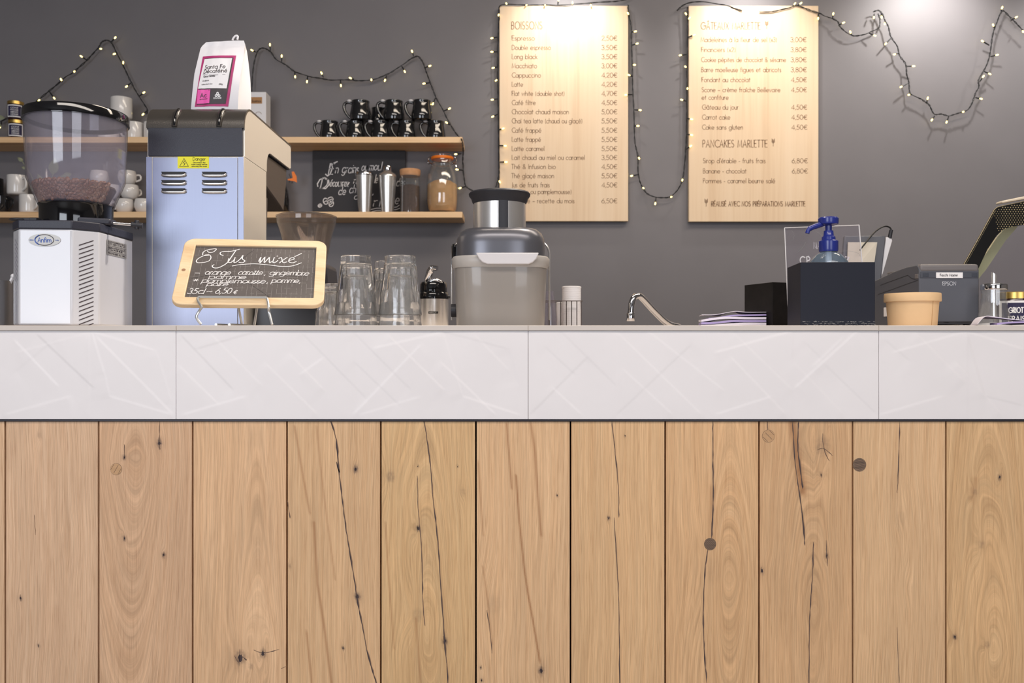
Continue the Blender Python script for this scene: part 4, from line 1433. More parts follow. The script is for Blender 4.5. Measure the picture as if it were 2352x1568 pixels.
# white carton with brown tape on the upper shelf
ky = 3.68
a, b_ = P(556, 314, ky), P(611, 211, ky)
t = thing('carton', 'white upright carton with a strip of brown tape, behind the coffee bag', 'box', ((a.x + b_.x) / 2, ky + .04, UZ))
B().box((a.x, ky, UZ), (b_.x, ky + .07, b_.z)).build('body', M['white'], t, bevel=.002)
a, b_ = P(560, 238, ky), P(602, 223, ky)
tb = B().box((a.x, ky - .0008, a.z), (b_.x, ky + .0002, b_.z))
tb.build('tape', M['brownt'], t)
lb = B()
mp = planemap(Vector((0, ky - .0009, 0)), Vector((1, 0, 0)), Vector((0, 0, 1)), .0004)
write(lb, 'thermos', mp, P(578, 0, ky).x, P(0, 235, ky).z, .013, .0018, .04, link=True)
cc = P(594, 262, ky)
lb.ribbon([(cc.x + .012 * math.cos(q), cc.z + .009 * math.sin(q)) for q in [k * PI / 8 for k in range(9)]], .0015, mp)
lb.build('lettering', M['ink'], t, smooth=0)

# ---------------------------------------------------------------- coffee grinder with bean hopper
gx, gy = -.859, 1.735
t = thing('coffee_grinder', 'white coffee grinder with a big clear bean hopper at the left', 'coffee grinder', (gx, gy, TOP))
foot = [(-.9086, 1.620), (-.8150, 1.628), (-.7806, 1.665), (-.7830, 1.815), (-.817, 1.85), (-.905, 1.845), (-.9405, 1.81), (-.9377, 1.653)]
zt = EYE + .2077
bb = B().prism([(x, y, TOP + .003) for x, y in foot], (0, 0, zt - TOP - .003))
bb.f = [f[::-1] for f in bb.f]
bb.build('body', M['enamel'], t, bevel=.003, seg=3)
slab = [(gx + (x - gx) * 1.012, gy + (y - gy) * 1.012) for x, y in foot]
bb = B().prism([(x, y, zt) for x, y in slab], (0, 0, .0165))
bb.f = [f[::-1] for f in bb.f]
bb.build('top_cap', M['blkmetal'], t, bevel=.002)


def facemap(i, j, off):
    A = Vector((foot[i][0], foot[i][1], 0)); Bq = Vector((foot[j][0], foot[j][1], 0))
    R = (Bq - A).normalized()
    N = Vector((R.y, -R.x, 0))
    return (lambda x, y: A + R * x + N * off + Vector((0, 0, y))), (Bq - A).length


# slanted vents on both chamfers
for (i, j, nm) in ((1, 2, 'vent'), (7, 0, 'vent')):
    mp, L = facemap(i, j, .0007)
    vb = B()
    z = zt - .018
    while z > TOP + .006:
        if nm:
            s0, s1 = (.26, .76) if i == 1 else (.78, .42)
            vb.ribbon([(L * s0, z - .0105), (L * s1, z)], .0016, mp)
        z -= .0082
    vb.build('vent_slots', mat('vent_dark', (52, 40, 46), .8) if i == 1 else mat('vent_grey', (150, 146, 160), .8), t, smooth=0)
# brand badge on the front
mp, L = facemap(0, 1, .0012)
vb = B()
cx, cz = L * .49, zt - .0205
el = lambda rx, ry, n=36, a0=0, a1=2 * PI: [(cx + rx * math.cos(a0 + (a1 - a0) * k / n), cz + ry * math.sin(a0 + (a1 - a0) * k / n)) for k in range(n + 1)]
e = el(.0285, .0118)
vb.add([mp(*p) for p in e[:-1]], [tuple(range(36))])
mp2, _ = facemap(0, 1, .0016)
vb.mi = 1
ce = el(.0165, .0098, 30, -2.6, 2.9)
vb.ribbon(ce, .0013, mp2)
vb.mi = 2
write(vb, 'Anfim', mp2, cx - .0118, cz - .0042, .0085, .0011, .0235)
vb.ribbon(el(.0168, .0102, 20, 2.2, 4.1), .002, mp2)
write(vb, 'milano', mp2, cx - .0262, cz - .001, .002, .0004, .007)
write(vb, 'italy', mp2, cx + .0195, cz - .001, .002, .0004, .006)
vb.build('badge', [M['silver'], M['darkp'], M['blue']], t, smooth=0)
# rating sticker on the side
mp, L = facemap(2, 3, .001)
vb = B()
sx0, sx1, sz0, sz1 = L * .30, L * .86, zt - .040, zt - .011
sx0, sx1 = .028, .118
vb.add([mp(sx0, sz0), mp(sx1, sz0), mp(sx1, sz1), mp(sx0, sz1)], [(0, 1, 2, 3)])
mp2, _ = facemap(2, 3, .0014)
vb.mi = 1
for q in range(7):
    zz = sz1 - .0045 - q * .0037
    if q in (2, 5): vb.ribbon([(sx0 + .002, zz + .001), (sx1 - .002, zz + .001)], .0005, mp2)
    else: write(vb, ['MOTOPROTEC.', 'CMI 230 V 50 HZ', '', 'REGULATEUR MOULIN', 'CLASSE 1', '', 'PROTEGER DU GEL'][q], mp2, sx0 + .006, zz, .0024, .0007, sx1 - sx0 - .012)
vb.build('rating_sticker', [M['silver'], M['darkp']], t, smooth=0)
# collar
zc = zt + .0165
zh = EYE + .267
B().lathe([(0, zc), (.066, zc), (.0665, zh - .004), (.069, zh), (0, zh)], (gx, gy, 0), n=56).build('collar', M['blkgloss'], t)
# hopper shell (double walled)
zk, zl = EYE + .317, EYE + .430
w = .0025
B().lathe([(.067, zh), (.0695, zh + .002), (.089, zk), (.0935, zl), (.0935 - w, zl), (.089 - w, zk + .001), (.0695 - w, zh + .004), (.06, zh + .002)], (gx, gy, 0), n=72, close=True).build('hopper', M['hopperp'], t)
B().lathe([(0, zl + .004), (.091, zl + .004), (.091, zl), (.0965, zl), (.0968, zl + .015), (.094, zl + .019), (0, zl + .021)], (gx, gy, 0), n=72).build('hopper_lid', M['blkgloss'], t)
# slide gate, knob and shaft
hb = B()
hb.prism([(-.823, 1.665, zc), (-.752 - .02, 1.690, zc), (-.772, 1.72, zc), (-.823, 1.70, zc)][::-1], (0, 0, .012))
hb.build('adjuster_block', M['blkmetal'], t, bevel=.003)
B().tube([(-.79, 1.70, zc + .006), (-.735, 1.715, zc + .003)], .0028, 10).build('shaft', M['chrome'], t)
kb = B()
kb.tube([(-.742, 1.713, zc + .0035), (-.722, 1.719, zc + .002)], .0055, 14)
kb.tube([(-.732, 1.716, zc - .006), (-.732, 1.716, zc + .012)], [.0045, .0045], 8)
kb.build('knob', M['blk'], t, bevel=.001)
tb = B()
tb.sphere((-.938, 1.668, zc + .007), .016, 16, (1, .6, .22))
tb.box((-.93, 1.665, zc + .003), (-.905, 1.675, zc + .010))
tb.box((-.912, 1.662, zc), (-.899, 1.68, zc + .010))
tb.build('gate_tab', M['blk'], t, bevel=.001)
# beans
bt = B().lathe([(0, zh + .004), (.055, zh + .004), (.0590, zh + .008), (.0720, EYE + .300), (.070, EYE + .3045), (.05, EYE + .306), (0, EYE + .308)], (gx, gy, 0), n=48)
mass = bt.build('coffee_beans', M['beand'], None, loc=(gx, gy, zh))
tag(mass, 'bed of roasted coffee beans filling the bottom of the clear hopper', 'coffee beans', kind='stuff')
bn = B()
bn.sphere((0, 0, 0), 1, 14, (.0058, .0042, .0036))
bn.mi = 1
pts = [(-.0046, .0, .0), (-.003, .0004, 0), (0, -.0003, 0), (.003, .0003, 0), (.0046, 0, 0)]
top = lambda x, y: .0036 * math.sqrt(max(0, 1 - (x / .0058) ** 2 - (y / .0042) ** 2)) + .00012
vs = []
for (x, y, _) in pts:
    vs += [(x, y - .0004, top(x, y)), (x, y + .0004, top(x, y))]
bn.add(vs, [(2 * k, 2 * k + 2, 2 * k + 3, 2 * k + 1) for k in range(4)])
beano = bn.build('coffee_bean', [M['bean'], M['crease']], None, local=True, smooth=60)
rnd = random.Random(5)
cnt = 0
first = True
rows_n = 8
for ri in range(rows_n):
    fr = (ri + .5) / rows_n
    zz = zh + .005 + (EYE + .3075 - zh - .005) * fr
    rr = .0695 - w + (.089 - .0695) * min(1, (zz - zh) / (zk - zh)) - .0062
    nb = 31
    for k in range(nb):
        ang = -PI / 2 + (k - (nb - 1) / 2) * (PI * 1.10 / nb) + (ri % 2) * .05 + rnd.uniform(-.02, .02) + math.radians(-26)
        o = beano if first else beano.copy()
        if not first: C.objects.link(o)
        first = False
        o.location = (gx + rr * math.cos(ang), gy + rr * math.sin(ang), zz + rnd.uniform(-.0015, .0015))
        fl = -1 if rnd.random() < .55 else 1
        base = Vector((math.cos(ang) * -fl * -1, math.sin(ang) * fl, 0))
        q = Vector((math.cos(ang), math.sin(ang), rnd.uniform(-.4, .4))).to_track_quat('Z', 'Y')
        if fl > 0: q = q @ Matrix.Rotation(PI, 3, 'X').to_quaternion()
        q = q @ Matrix.Rotation(rnd.uniform(0, PI), 3, 'Z').to_quaternion()
        o.rotation_euler = q.to_euler()
        sc = rnd.uniform(.9, 1.12)
        o.scale = (sc, sc, sc)
        tag(o, 'roasted brown coffee bean inside the clear grinder hopper', 'coffee bean', 'coffee beans against the hopper wall')

# steel utensil pot at the far left
uy = 1.80
ux = P(-28, 0, uy).x
t = thing('utensil_pot', 'dull steel pot of white stirrers at the left frame edge', 'pot', (ux, uy, TOP))
ztp = P(0, 645, uy).z
r = 54 * uy / F
B().lathe([(0, TOP), (r, TOP), (r, ztp), (r - .0015, ztp), (r - .0015, TOP + .003), (0, TOP + .003)], (ux, uy, 0)).build('pot', M['steel'], t, smooth=50)
for i, (dx, dy, ex, ez) in enumerate(((.02, 0, .052, .010), (.0, .01, -.0, .026), (-.01, .0, .005, .03))):
    sp_ = thing('stirrer', ['white stirrer leaning right out of the steel pot', 'white stirrer standing upright at the back of the steel pot', 'white stirrer in front inside the steel pot'][i], 'stirrer', (ux + dx * .2, uy + dy, TOP + .004), 'stirrers in the steel pot')
    B().tube([(ux + dx * .2, uy + dy, TOP + .005), (ux + ex, uy + dy, ztp + ez)], [.003, .0035], 6).build('stick', M['white'], sp_)
    B().sphere((ux + ex, uy + dy, ztp + ez), .005, 10).build('tip', M['white'], sp_)

# ---------------------------------------------------------------- tall steel brewer seen from its back
mx0, mx1 = -.7690, -.5640
my0, mym, my1 = 1.85, 2.02, 2.243
zs = EYE + .390
zT = EYE + .499
t = thing('brewing_machine', 'tall stainless steel brewing machine with black top, under the coffee bag', 'machine', ((mx0 + mx1) / 2, 2.0, TOP))
B().box((mx0, my0, TOP), (mx1, mym, zs - .0008)).build('body', mat('warm_satin_steel', (228, 222, 212), .42, metal=.62, bump=.03, bscale=60, bstretch=(1, 6, .2)), t, bevel=.0015)
B().box((mx0 + .0135, my0 - .0022, TOP + .002), (mx1 - .0125, my0 - .0002, zs - .003)).build('back_panel', mat('satin_steel', (142, 147, 166), .42, metal=1, bump=.04, bscale=90, bstretch=(6, 6, .15)), t, bevel=.001)
for xa_ in (mx0 + .0002, mx1 - .0118):
    B().box((xa_, my0 - .0012, TOP + .001), (xa_ + .0116, my0 - .0001, zs - .002)).build('corner_strip', MATS['satin_steel'], t)
# head side profile in YZ with cut-out for the chute
rr = .046
prof = [(my0 + .006, zs)]
for k in range(9):
    a = PI - PI / 2 * k / 8
    prof.append((my0 + .006 + rr + rr * math.cos(a), zT - .003 - rr + rr * math.sin(a)))
prof += [(my1 - .005, zT - .003), (my1, zT - .009), (my1, EYE + .442), (my1 - .012, EYE + .4385), (mym + .035, EYE + .4385)]
for k in range(6):
    a = PI / 2 + PI / 2 * k / 5
    prof.append((mym + .035 + .032 * math.cos(a), EYE + .4065 + .032 * math.sin(a)))
prof += [(mym + .003, zs)]
for (xa, nm) in ((mx1 - .0035, 'side_panel'), (mx0, 'side_panel')):
    B().prism([(xa, y, z) for y, z in prof], (.0035, 0, 0)).build(nm, mat('warm_satin_steel', (212, 204, 192), .42, metal=.85), t, smooth=30)
# black hood
hp = [(my0, zs)]
R2_ = .050
for k in range(11):
    a = PI - PI / 2 * k / 10
    hp.append((my0 + R2_ + R2_ * math.cos(a), zT - R2_ + R2_ * math.sin(a)))
hp += [(my1 - .006, zT), (my1 + .001, zT - .008), (my1 + .001, EYE + .437), (my1 - .03, EYE + .437), (mym + .02, EYE + .437), (mym + .01, EYE + .42), (mym, zs)]
hd = B()
NH = len(hp)
hd.prism([(mx0 + .0035, y, z) for y, z in hp], (mx1 - mx0 - .007, 0, 0))
for i in range(len(hd.f)): pass
ho = hd.build('hood', [M['blkmetal'], M['blkcap']], t, smooth=30)
for p in ho.data.polygons:
    zc_ = sum((ho.data.vertices[i].co.z for i in p.vertices)) / len(p.vertices) + TOP
    if zc_ > zT - .044 and len(p.vertices) == 4: p.material_index = 1
# thin black lid overhanging the side
cp = [(my0 - .0006, zT - R2_)]
for k in range(11):
    a = PI - PI / 2 * k / 10
    cp.append((my0 - .0006 + R2_ + .0006 + (R2_ + .0006) * math.cos(a), zT - R2_ + (R2_ + .0008) * math.sin(a)))
cp += [(my1 + .001, zT + .0008), (my1 + .004, zT - .006), (my1 + .001, zT - .0075), (my1 - .005, zT - .0035)]
inner = []
for k in range(11):
    a = PI / 2 + PI / 2 * k / 10
    inner.append((my0 + .003 + R2_ + (R2_) * math.cos(a), zT - R2_ - .003 + (R2_) * math.sin(a)))
cp += inner + [(my0 + .003, zT - R2_)]
B().prism([(mx0 - .0004, y, z) for y, z in cp], (mx1 - mx0 + .0008, 0, 0)).build('lid', M['blkcap'], t, smooth=30)
# two key-slot handles in the hood's rounded edge
for uu in (399, 501.5):
    x = P(uu, 0, my0 - .004).x
    kb = B()
    pts, rad = [], []
    for k in range(9):
        a = PI - math.radians(58) * k / 8 - .05
        pts.append((x + .003 * k / 8, my0 + R2_ + (R2_ + .0014) * math.cos(a), zT - R2_ + (R2_ + .0014) * math.sin(a)))
        rad.append(.0068 - .0012 * abs(k - 4) / 4 - (.003 if k == 8 else 0))
    kb.tube(pts, rad, 10)
    kb.build('recess_rim', M['blkcap'], t)
    kb = B()
    kb.tube([Vector(p) + Vector((.0006, -.0022, .0012)) for p in pts[:-1]], [r_ * .62 for r_ in rad[:-1]], 10)
    kb.build('recess', M['blkgloss'], t)
# louvres
for (uc) in (400, 493):
    for vc in (402, 421, 440):
        c = P(uc, vc, my0 - .0022)
        lw, lh = 29 * my0 / F, 6 * my0 / F
        lb = B()
        out = []
        n = 16
        for (r_, dy) in ((1.0, 0), (.92, .0032), (.72, .0058), (.3, .0066)):
            for k in range(n):
                a = 2 * PI * k / n
                q = (abs(math.cos(a)) ** 4 + abs(math.sin(a)) ** 4) ** -.25
                out.append(c + Vector((lw * (1 - (1 - r_) * .25) * math.cos(a) * q, -dy, lh * r_ * math.sin(a) * q - lh * .1 * (1 - r_))))
        fs = []
        for j in range(3):
            for k in range(n):
                k2 = (k + 1) % n
                fs.append((j * n + k, j * n + k2, (j + 1) * n + k2, (j + 1) * n + k))
        fs.append(tuple(3 * n + k for k in range(n)))
        lb.add(out, fs)
        lo = lb.build('louvre', M['steel_s'], t, smooth=60)
        sb = B()
        x0, x1 = c.x - lw * .93, c.x + lw * .93
        zz = c.z + lh * .15
        sl = [(x0, zz + lh * .9), (x1, zz + lh * .9), (x1 - .003, zz - lh * .05), (x1 - .007, zz - lh * .25), (x0 + .007, zz - lh * .25), (x0 + .003, zz - lh * .05)]
        sb.prism([(x, c.y - .0075, z) for x, z in sl][::-1], (0, .006, 0))
        sb.build('slot', M['black'], lo)
# danger sticker
yb = my0 - .0022
a, b_ = P(408, 386.5, yb), P(480, 359.5, yb)
sb = B().box((a.x, yb - .0004, a.z), (b_.x, yb, b_.z))
sb.mi = 1
mp = planemap(Vector((0, yb - .0004, 0)), Vector((1, 0, 0)), Vector((0, 0, 1)), .0003)
s = yb / F
q = lambda u, v: (P(u, v, yb).x, P(u, v, yb).z)
write(sb, 'Danger', mp, *q(443.5, 368.5), 7.4 * s, .8 * s, 29 * s)
for i, ln in enumerate(('Disconnect the', 'mains supply before', 'removing this cover')):
    write(sb, ln, mp, *q((444, 440, 440.5)[i], 374.5 + i * 4.2), 2.7 * s, .55 * s, (28, 36, 35)[i] * s)
sb.ribbon([q(413, 382), q(433, 382), q(423, 364)], 1.0 * s, mp, closed=True)
sb.ribbon([q(425, 369), q(420, 375), q(425.5, 374), q(422.5, 380)], 1.2 * s, mp)
sb.build('warning_sticker', [M['yellow'], M['black']], t, smooth=0)
# chute and spout under the head
cb = B()
xb = mx1 - .008
chp = [(mym + .004, EYE + .436), (my1 - .010, EYE + .4375), (my1 - .014, EYE + .40), (my1 - .040, EYE + .325), (my1 - .075, EYE + .335), (mym + .006, EYE + .365)]
cb.prism([(xb - .14, y, z) for y, z in chp], (.140, 0, 0))
cb.build('chute', M['darkgrey'], t, bevel=.003)
cb = B()
cb.lathe([(0, EYE + .180), (.040, EYE + .185), (.056, EYE + .27), (.058, EYE + .340), (0, EYE + .340)], ((mx0 + mx1) / 2 + .028, mym + .062, 0), n=32)
cb.build('spout', M['darkgrey'], t)
B().box((mx0 + .01, mym, TOP), (mx1 - .02, my1 - .03, TOP + .03)).build('drip_tray', M['steel'], t, bevel=.003)

# ---------------------------------------------------------------- coffee bag on top of the machine
by = 1.93
t = thing('coffee_bag', 'white stand-up coffee bag with a magenta label, on top of the steel machine', 'bag', (P(505, 0, by).x, by + .03, zT))
s = by / F
q = lambda u, v, dy=0: P(u, v, by + dy)
b = B()
L0, R0, S0 = (437, 545, 577)
rows = []
zbot = zT + .0008
vb_ = 784 - (zbot - EYE) * F / by
for (v, l, r_, sd, df, ds) in ((vb_, 437, 547, 574, 0, .045), (255, 438, 546, 576, -.004, .050), (215, 441.5, 548, 577, -.006, .052), (170, 447, 553, 575, -.001, .045), (130, 455, 559, 571, .010, .036), (105, 461, 562, 567, .020, .026), (98, 465, 563, 565, .022, .024), (89, 474, 560, 562, .0225, .0235)):
    rows.append((v, l, r_, sd, df, ds))
NQ = 14
vs = []
rnn = random.Random(2)
for (v, l, r_, sd, df, ds) in rows:
    zz = q(0, v).z
    ring = []
    for k in range(NQ + 1):
        f = k / NQ
        u = l + (r_ - l) * f
        pz = P(u, v - 6 * f * (1 if v < 120 else 0), by + df)
        bul = -.007 * math.sin(PI * f) * (1 if v > 110 else .3)
        wr = .0022 * noise.noise(Vector((u * .07, v * .05, 3))) if v < vb_ - 5 else 0
        ring.append(Vector((pz.x, by + df + bul + wr, zz + (.004 * f if v < 110 else 0))))
    for k in range(1, 5):
        f = k / 4
        y = by + df + ds * f
        xa_ = P(r_, v, by + df).x
        xx = xa_ + (P(sd, v, by + df + ds).x - xa_) * f - .006 * math.sin(PI * f) * (1 if v > 110 else 0)
        ring.append(Vector((xx, y, zz + (.004 if v < 110 else 0))))
    yb2 = by + df + ds
    for k in range(1, NQ + 1):
        f = 1 - k / NQ
        xx = P(l, v, by + df).x + .004 + (ring[NQ + 4].x - P(l, v, by + df).x - .004) * f
        ring.append(Vector((xx, yb2 + .006 * math.sin(PI * f), zz)))
    for k in range(1, 4):
        f = 1 - k / 4
        ring.append(Vector((P(l, v, by + df).x + .004 * f + .006 * math.sin(PI * f), by + df + ds * f, zz)))
    vs += ring
n = len(vs) // len(rows)
fs = [tuple(reversed(range(n))), tuple((len(rows) - 1) * n + k for k in range(n))]
for j in range(len(rows) - 1):
    for k in range(n):
        k2 = (k + 1) % n
        fs.append((j * n + k, j * n + k2, (j + 1) * n + k2, (j + 1) * n + k))
b.add(vs, fs)
bo = b.build('pouch', M['bagm'], t, smooth=70)
FR = [vs[j * n:j * n + NQ + 1] for j in range(len(rows))]


def bagmap(off):
    """u,v of the photo -> point on the bag's front"""
    def f(u, v):
        v = -v
        for j in range(len(rows) - 1):
            if rows[j][0] >= v >= rows[j + 1][0] or j == len(rows) - 2: break
        tt = (rows[j][0] - v) / (rows[j][0] - rows[j + 1][0])
        l = rows[j][1] + (rows[j + 1][1] - rows[j][1]) * tt
        r_ = rows[j][2] + (rows[j + 1][2] - rows[j][2]) * tt
        g_ = max(0, min(.9999, (u - l) / (r_ - l))) * NQ
        k = int(g_); g_ -= k
        p = (FR[j][k] * (1 - g_) + FR[j][k + 1] * g_) * (1 - tt) + (FR[j + 1][k] * (1 - g_) + FR[j + 1][k + 1] * g_) * tt
        return p + Vector((0, -off, 0))
    return f


def patch(b, c, off, n=18):
    """quad patch with photo corners bl, br, tr, tl draped on the bag"""
    mp = bagmap(off)
    vs = []
    for i in range(n + 1):
        for j in range(n + 1):
            a, e = i / n, j / n
            u = (c[0][0] * (1 - a) + c[1][0] * a) * (1 - e) + (c[3][0] * (1 - a) + c[2][0] * a) * e
            v = (c[0][1] * (1 - a) + c[1][1] * a) * (1 - e) + (c[3][1] * (1 - a) + c[2][1] * a) * e
            vs.append(mp(u, -v))
    fs = []
    for i in range(n):
        for j in range(n):
            a = i * (n + 1) + j
            fs.append((a, a + n + 1, a + n + 2, a + 1))
    b.add(vs, fs)


lb = B()
patch(lb, [(448.5, 247.5), (525.5, 247), (544, 125.5), (467, 127)], .0010)
lb.mi = 1
patch(lb, [(453.5, 243), (520.5, 241.5), (538.5, 131), (472, 133)], .0017)
lb.mi = 2
patch(lb, [(457, 207), (523, 207), (536, 133), (472, 134.5)], .0024)
lb.mi = 3
patch(lb, [(454.5, 241.5), (484, 241), (486.5, 209.5), (456.5, 209.5)], .0024)
lb.mi = 1
mp = bagmap(.0031)


def bwrite(txt, u, v, cap, wd, w, sh=.18, rise=-.06):
    for pl in strokes(txt, cap, wd, shear=sh):
        lb.ribbon([(u + px, -(v + rise * px) + py) for px, py in pl], w, mp)


bwrite('Santa Fe', 473, 161, 9.5, 47, 1.15)
bwrite('Décaféiné', 470.5, 171.5, 9.0, 53, 1.15)
lb.ribbon([(469, -174.5), (490, -176), (520, -174)], .8, mp)
bwrite('Cauca, Colombie', 470, 181, 4, 27, .6)
bwrite('Arabica', 468, 190.5, 3, 15, .5)
bwrite('nature lavé doux', 466, 199, 3, 25, .4); bwrite('250g', 506, 199, 3.4, 8, .5)
bwrite('Ac', 463, 227.5, 9, 14, 1.3, sh=.05)
bwrite('decafeinated', 461, 232.5, 2, 18, .4); bwrite('1', 482, 213.5, 3, 1.5, .5)
lb.mi = 2
bwrite('COUTUME', 493.5, 231.5, 2.8, 18, .7, sh=0)
for (u, v) in ((500, 224), (506.5, 224), (503.3, 219)):
    lb.ribbon([(u + 2.2 * math.cos(k * PI / 5), -v + 2.2 * math.sin(k * PI / 5)) for k in range(11)], 1.9, mp)
lb.build('label', [M['magenta'], M['darkp'], M['white'], M['pink']], t, smooth=60)
B().tube(spline([P(534, 92, by + .027), P(537, 86, by + .027), P(542, 82, by + .027), P(546, 84, by + .027), P(545, 91, by + .027)], 5), .0022, 6).build('tin_tie', M['bagm'], t)

# ---------------------------------------------------------------- second grinder behind the slate (smoked hopper)
hx, hy = P(704, 0, 1.97).x, 1.97
s = hy / F
t = thing('coffee_grinder', 'black coffee grinder with a smoked conical hopper behind the slate board', 'coffee grinder', (hx, hy, TOP))
zz = lambda v: EYE + (784 - v) * s
B().lathe([(.0400, zz(610)), (.0445, zz(600)), (.0560, zz(540)), (.0650, zz(512)), (.0655, zz(499)), (.063, zz(499)), (.0625, zz(512)), (.0535, zz(540)), (.042, zz(600)), (.038, zz(609))], (hx, hy, 0), n=56, close=True).build('hopper', M['smoke'], t)
B().lathe([(0, zz(500)), (.0665, zz(500)), (.067, zz(497)), (.060, zz(494.5)), (0, zz(493))], (hx, hy, 0), n=56).build('hopper_lid', M['smoke'], t)
B().lathe([(0, zz(635)), (.043, zz(635)), (.043, zz(607)), (0, zz(607))], (hx, hy, 0), n=40).build('collar', M['blk'], t)
bb = B()
pf = [P(600, 700, hy), P(765, 660, hy), P(762, 612, hy), P(745, 604, hy), P(660, 604, hy), P(612, 640, hy)]
bb.prism([Vector((max(p.x, -.556), hy - .06, p.z)) for p in pf], (0, .12, 0))
bb.build('head', M['blk'], t, bevel=.008)
bb = B()
pf = [(-.557, TOP), (P(748, 0, hy).x, TOP), (P(757, 0, hy).x, zz(665)), (-.557, zz(700))]
bb.prism([Vector((x, hy - .065, z)) for x, z in pf], (0, .14, 0))
bb.build('body', mat('near_black', (26, 24, 28), .3), t, bevel=.003)

# ---------------------------------------------------------------- slate board on a wire stand
cx_, cz_, SW, SH, yaw, lean, roll = -.4776, .1302, .2618, .1890, .16991, .80863, -.006
Rv = Vector((math.cos(yaw), math.sin(yaw), 0))
Uv = Vector((-math.sin(lean) * math.sin(yaw), math.sin(lean) * math.cos(yaw), math.cos(lean)))
Nv = Rv.cross(Uv)
c0 = Vector((cx_, 1.62, EYE + cz_))
t = thing('slate_board', 'small wood framed slate reading Jus mixé, on the counter edge', 'slate', (cx_, 1.58, TOP + .03))
smap = lambda off: (lambda x, y: c0 + Rv * x + Uv * y + Nv * off)
W2, H2 = SW / 2, SH / 2
outer = rrect(-W2, -H2, W2, H2, .020, 6)
inner_ = rrect(-W2 + .021, -H2 + .020, W2 - .019, H2 - .020, .0012, 6)
fb = B()
m0 = smap(-.009)
fb.ring_prism([m0(*p) for p in outer], [m0(*p) for p in inner_], Nv * .009)
fb.build('frame', M['jwood'], t, bevel=.0012)
mS = smap(-.0035)
sl = B().prism([mS(-W2 + .020, -H2 + .019), mS(W2 - .018, -H2 + .019), mS(W2 - .018, H2 - .019), mS(-W2 + .020, H2 - .019)], -Nv * .003)
mL = smap(-.0033)
gx0, gx1, gy0, gy1 = -W2 + .021, W2 - .019, -H2 + .020, H2 - .020
sl.mi = 1
k = 0
x = gx0 + .008
rnd = random.Random(9)
while x < gx1:
    y = gy0 + .001
    while y < gy1 - .004:
        l = rnd.uniform(.005, .02)
        y2 = min(gy1 - .001, y + l)
        if rnd.random() < (.85 if x > gx0 + .1 else .4): sl.ribbon([(x, y), (x, y2)], .00035, mL)
        y = y2 + rnd.uniform(.001, .006)
    x += .0087
y = gy0 + .014
while y < gy1:
    x = gx0 + .001
    while x < gx1 - .004:
        l = rnd.uniform(.004, .02)
        x2 = min(gx1 - .001, x + l)
        if rnd.random() < (.7 if y < 0 else .4): sl.ribbon([(x, y), (x2, y)], .00035, mL)
        x = x2 + rnd.uniform(.002, .012)
    y += .0155
sl.mi = 2
sl.ribbon([(gx0 + .004, -.02), (gx0 + .06, 0), (gx0 + .10, .058), (gx0 + .106, .066)], .0007, mL)
sl.ribbon([(gx0 + .06, 0), (gx0 + .10, -.026), (gx0 + .145, -.070)], .0006, mL)
sl.build('slate', [M['slate'], M['slateline'], M['scratch']], t, smooth=0)
# screw hole plug at the left of the frame
mh = smap(.0004)
hb = B().add([mh(-W2 + .0095 + .0036 * math.cos(2 * PI * k / 16), .0 + .0036 * math.sin(2 * PI * k / 16)) for k in range(16)], [tuple(range(16))])
hb.build('hole', mat('hole_brown', (150, 112, 84), .8), t, smooth=0)


def inv(u, v):
    """photo pixel -> slate plane coordinates"""
    d = Vector(((u - 1176) / F, 1, (784 - v) / F))
    o = Vector((0, 0, EYE))
    k_ = (c0 - o).dot(Nv) / d.dot(Nv)
    p = o + d * k_ - c0
    return p.dot(Rv), p.dot(Uv)


wb = B()
mW = smap(-.0028)


def swrite(txt, ua, va, ub, cap_px, w, **kw):
    w *= .85
    x, y = inv(ua, va)
    x2, y2 = inv(ub, va)
    _, yt = inv(ua, va - cap_px)
    kw.setdefault('shear', .22)
    write(wb, txt, mW, x, y, yt - y, w, x2 - x, link=True, track=.13, jit=.03, **kw)


def sline(pts, w):
    wb.ribbon([tuple(p.xy) for p in spline([Vector((*inv(u, v), 0)) for u, v in pts], 6)], w, mW)


zx = lambda x, y: (320 + x / 4.356, 400 + y / 4.356)
# apple
sline([zx(*p) for p in ((690, 800), (640, 805), (590, 830), (568, 855), (580, 872), (620, 872), (665, 866), (700, 850), (715, 820), (700, 795), (660, 795), (650, 800))], .0016)
sline([zx(*p) for p in ((630, 795), (640, 765), (680, 745), (715, 738), (768, 735), (745, 762), (715, 772), (690, 768), (680, 755))], .0016)
# J u s
sline([zx(*p) for p in ((838, 800), (810, 790), (812, 770), (850, 760), (920, 758), (1000, 738))], .0018)
sline([zx(*p) for p in ((968, 745), (930, 800), (880, 870), (830, 905), (780, 925), (740, 922), (728, 905), (745, 893))], .0019)
swrite('us', 896, 0, 0, 0, 0) if False else None
sline([zx(*p) for p in ((895, 830), (888, 865), (915, 870), (945, 845), (958, 818), (945, 868), (965, 870))], .0018)
sline([zx(*p) for p in ((965, 870), (1010, 835), (1035, 800), (1030, 835), (1055, 855), (1030, 873), (995, 868))], .0018)
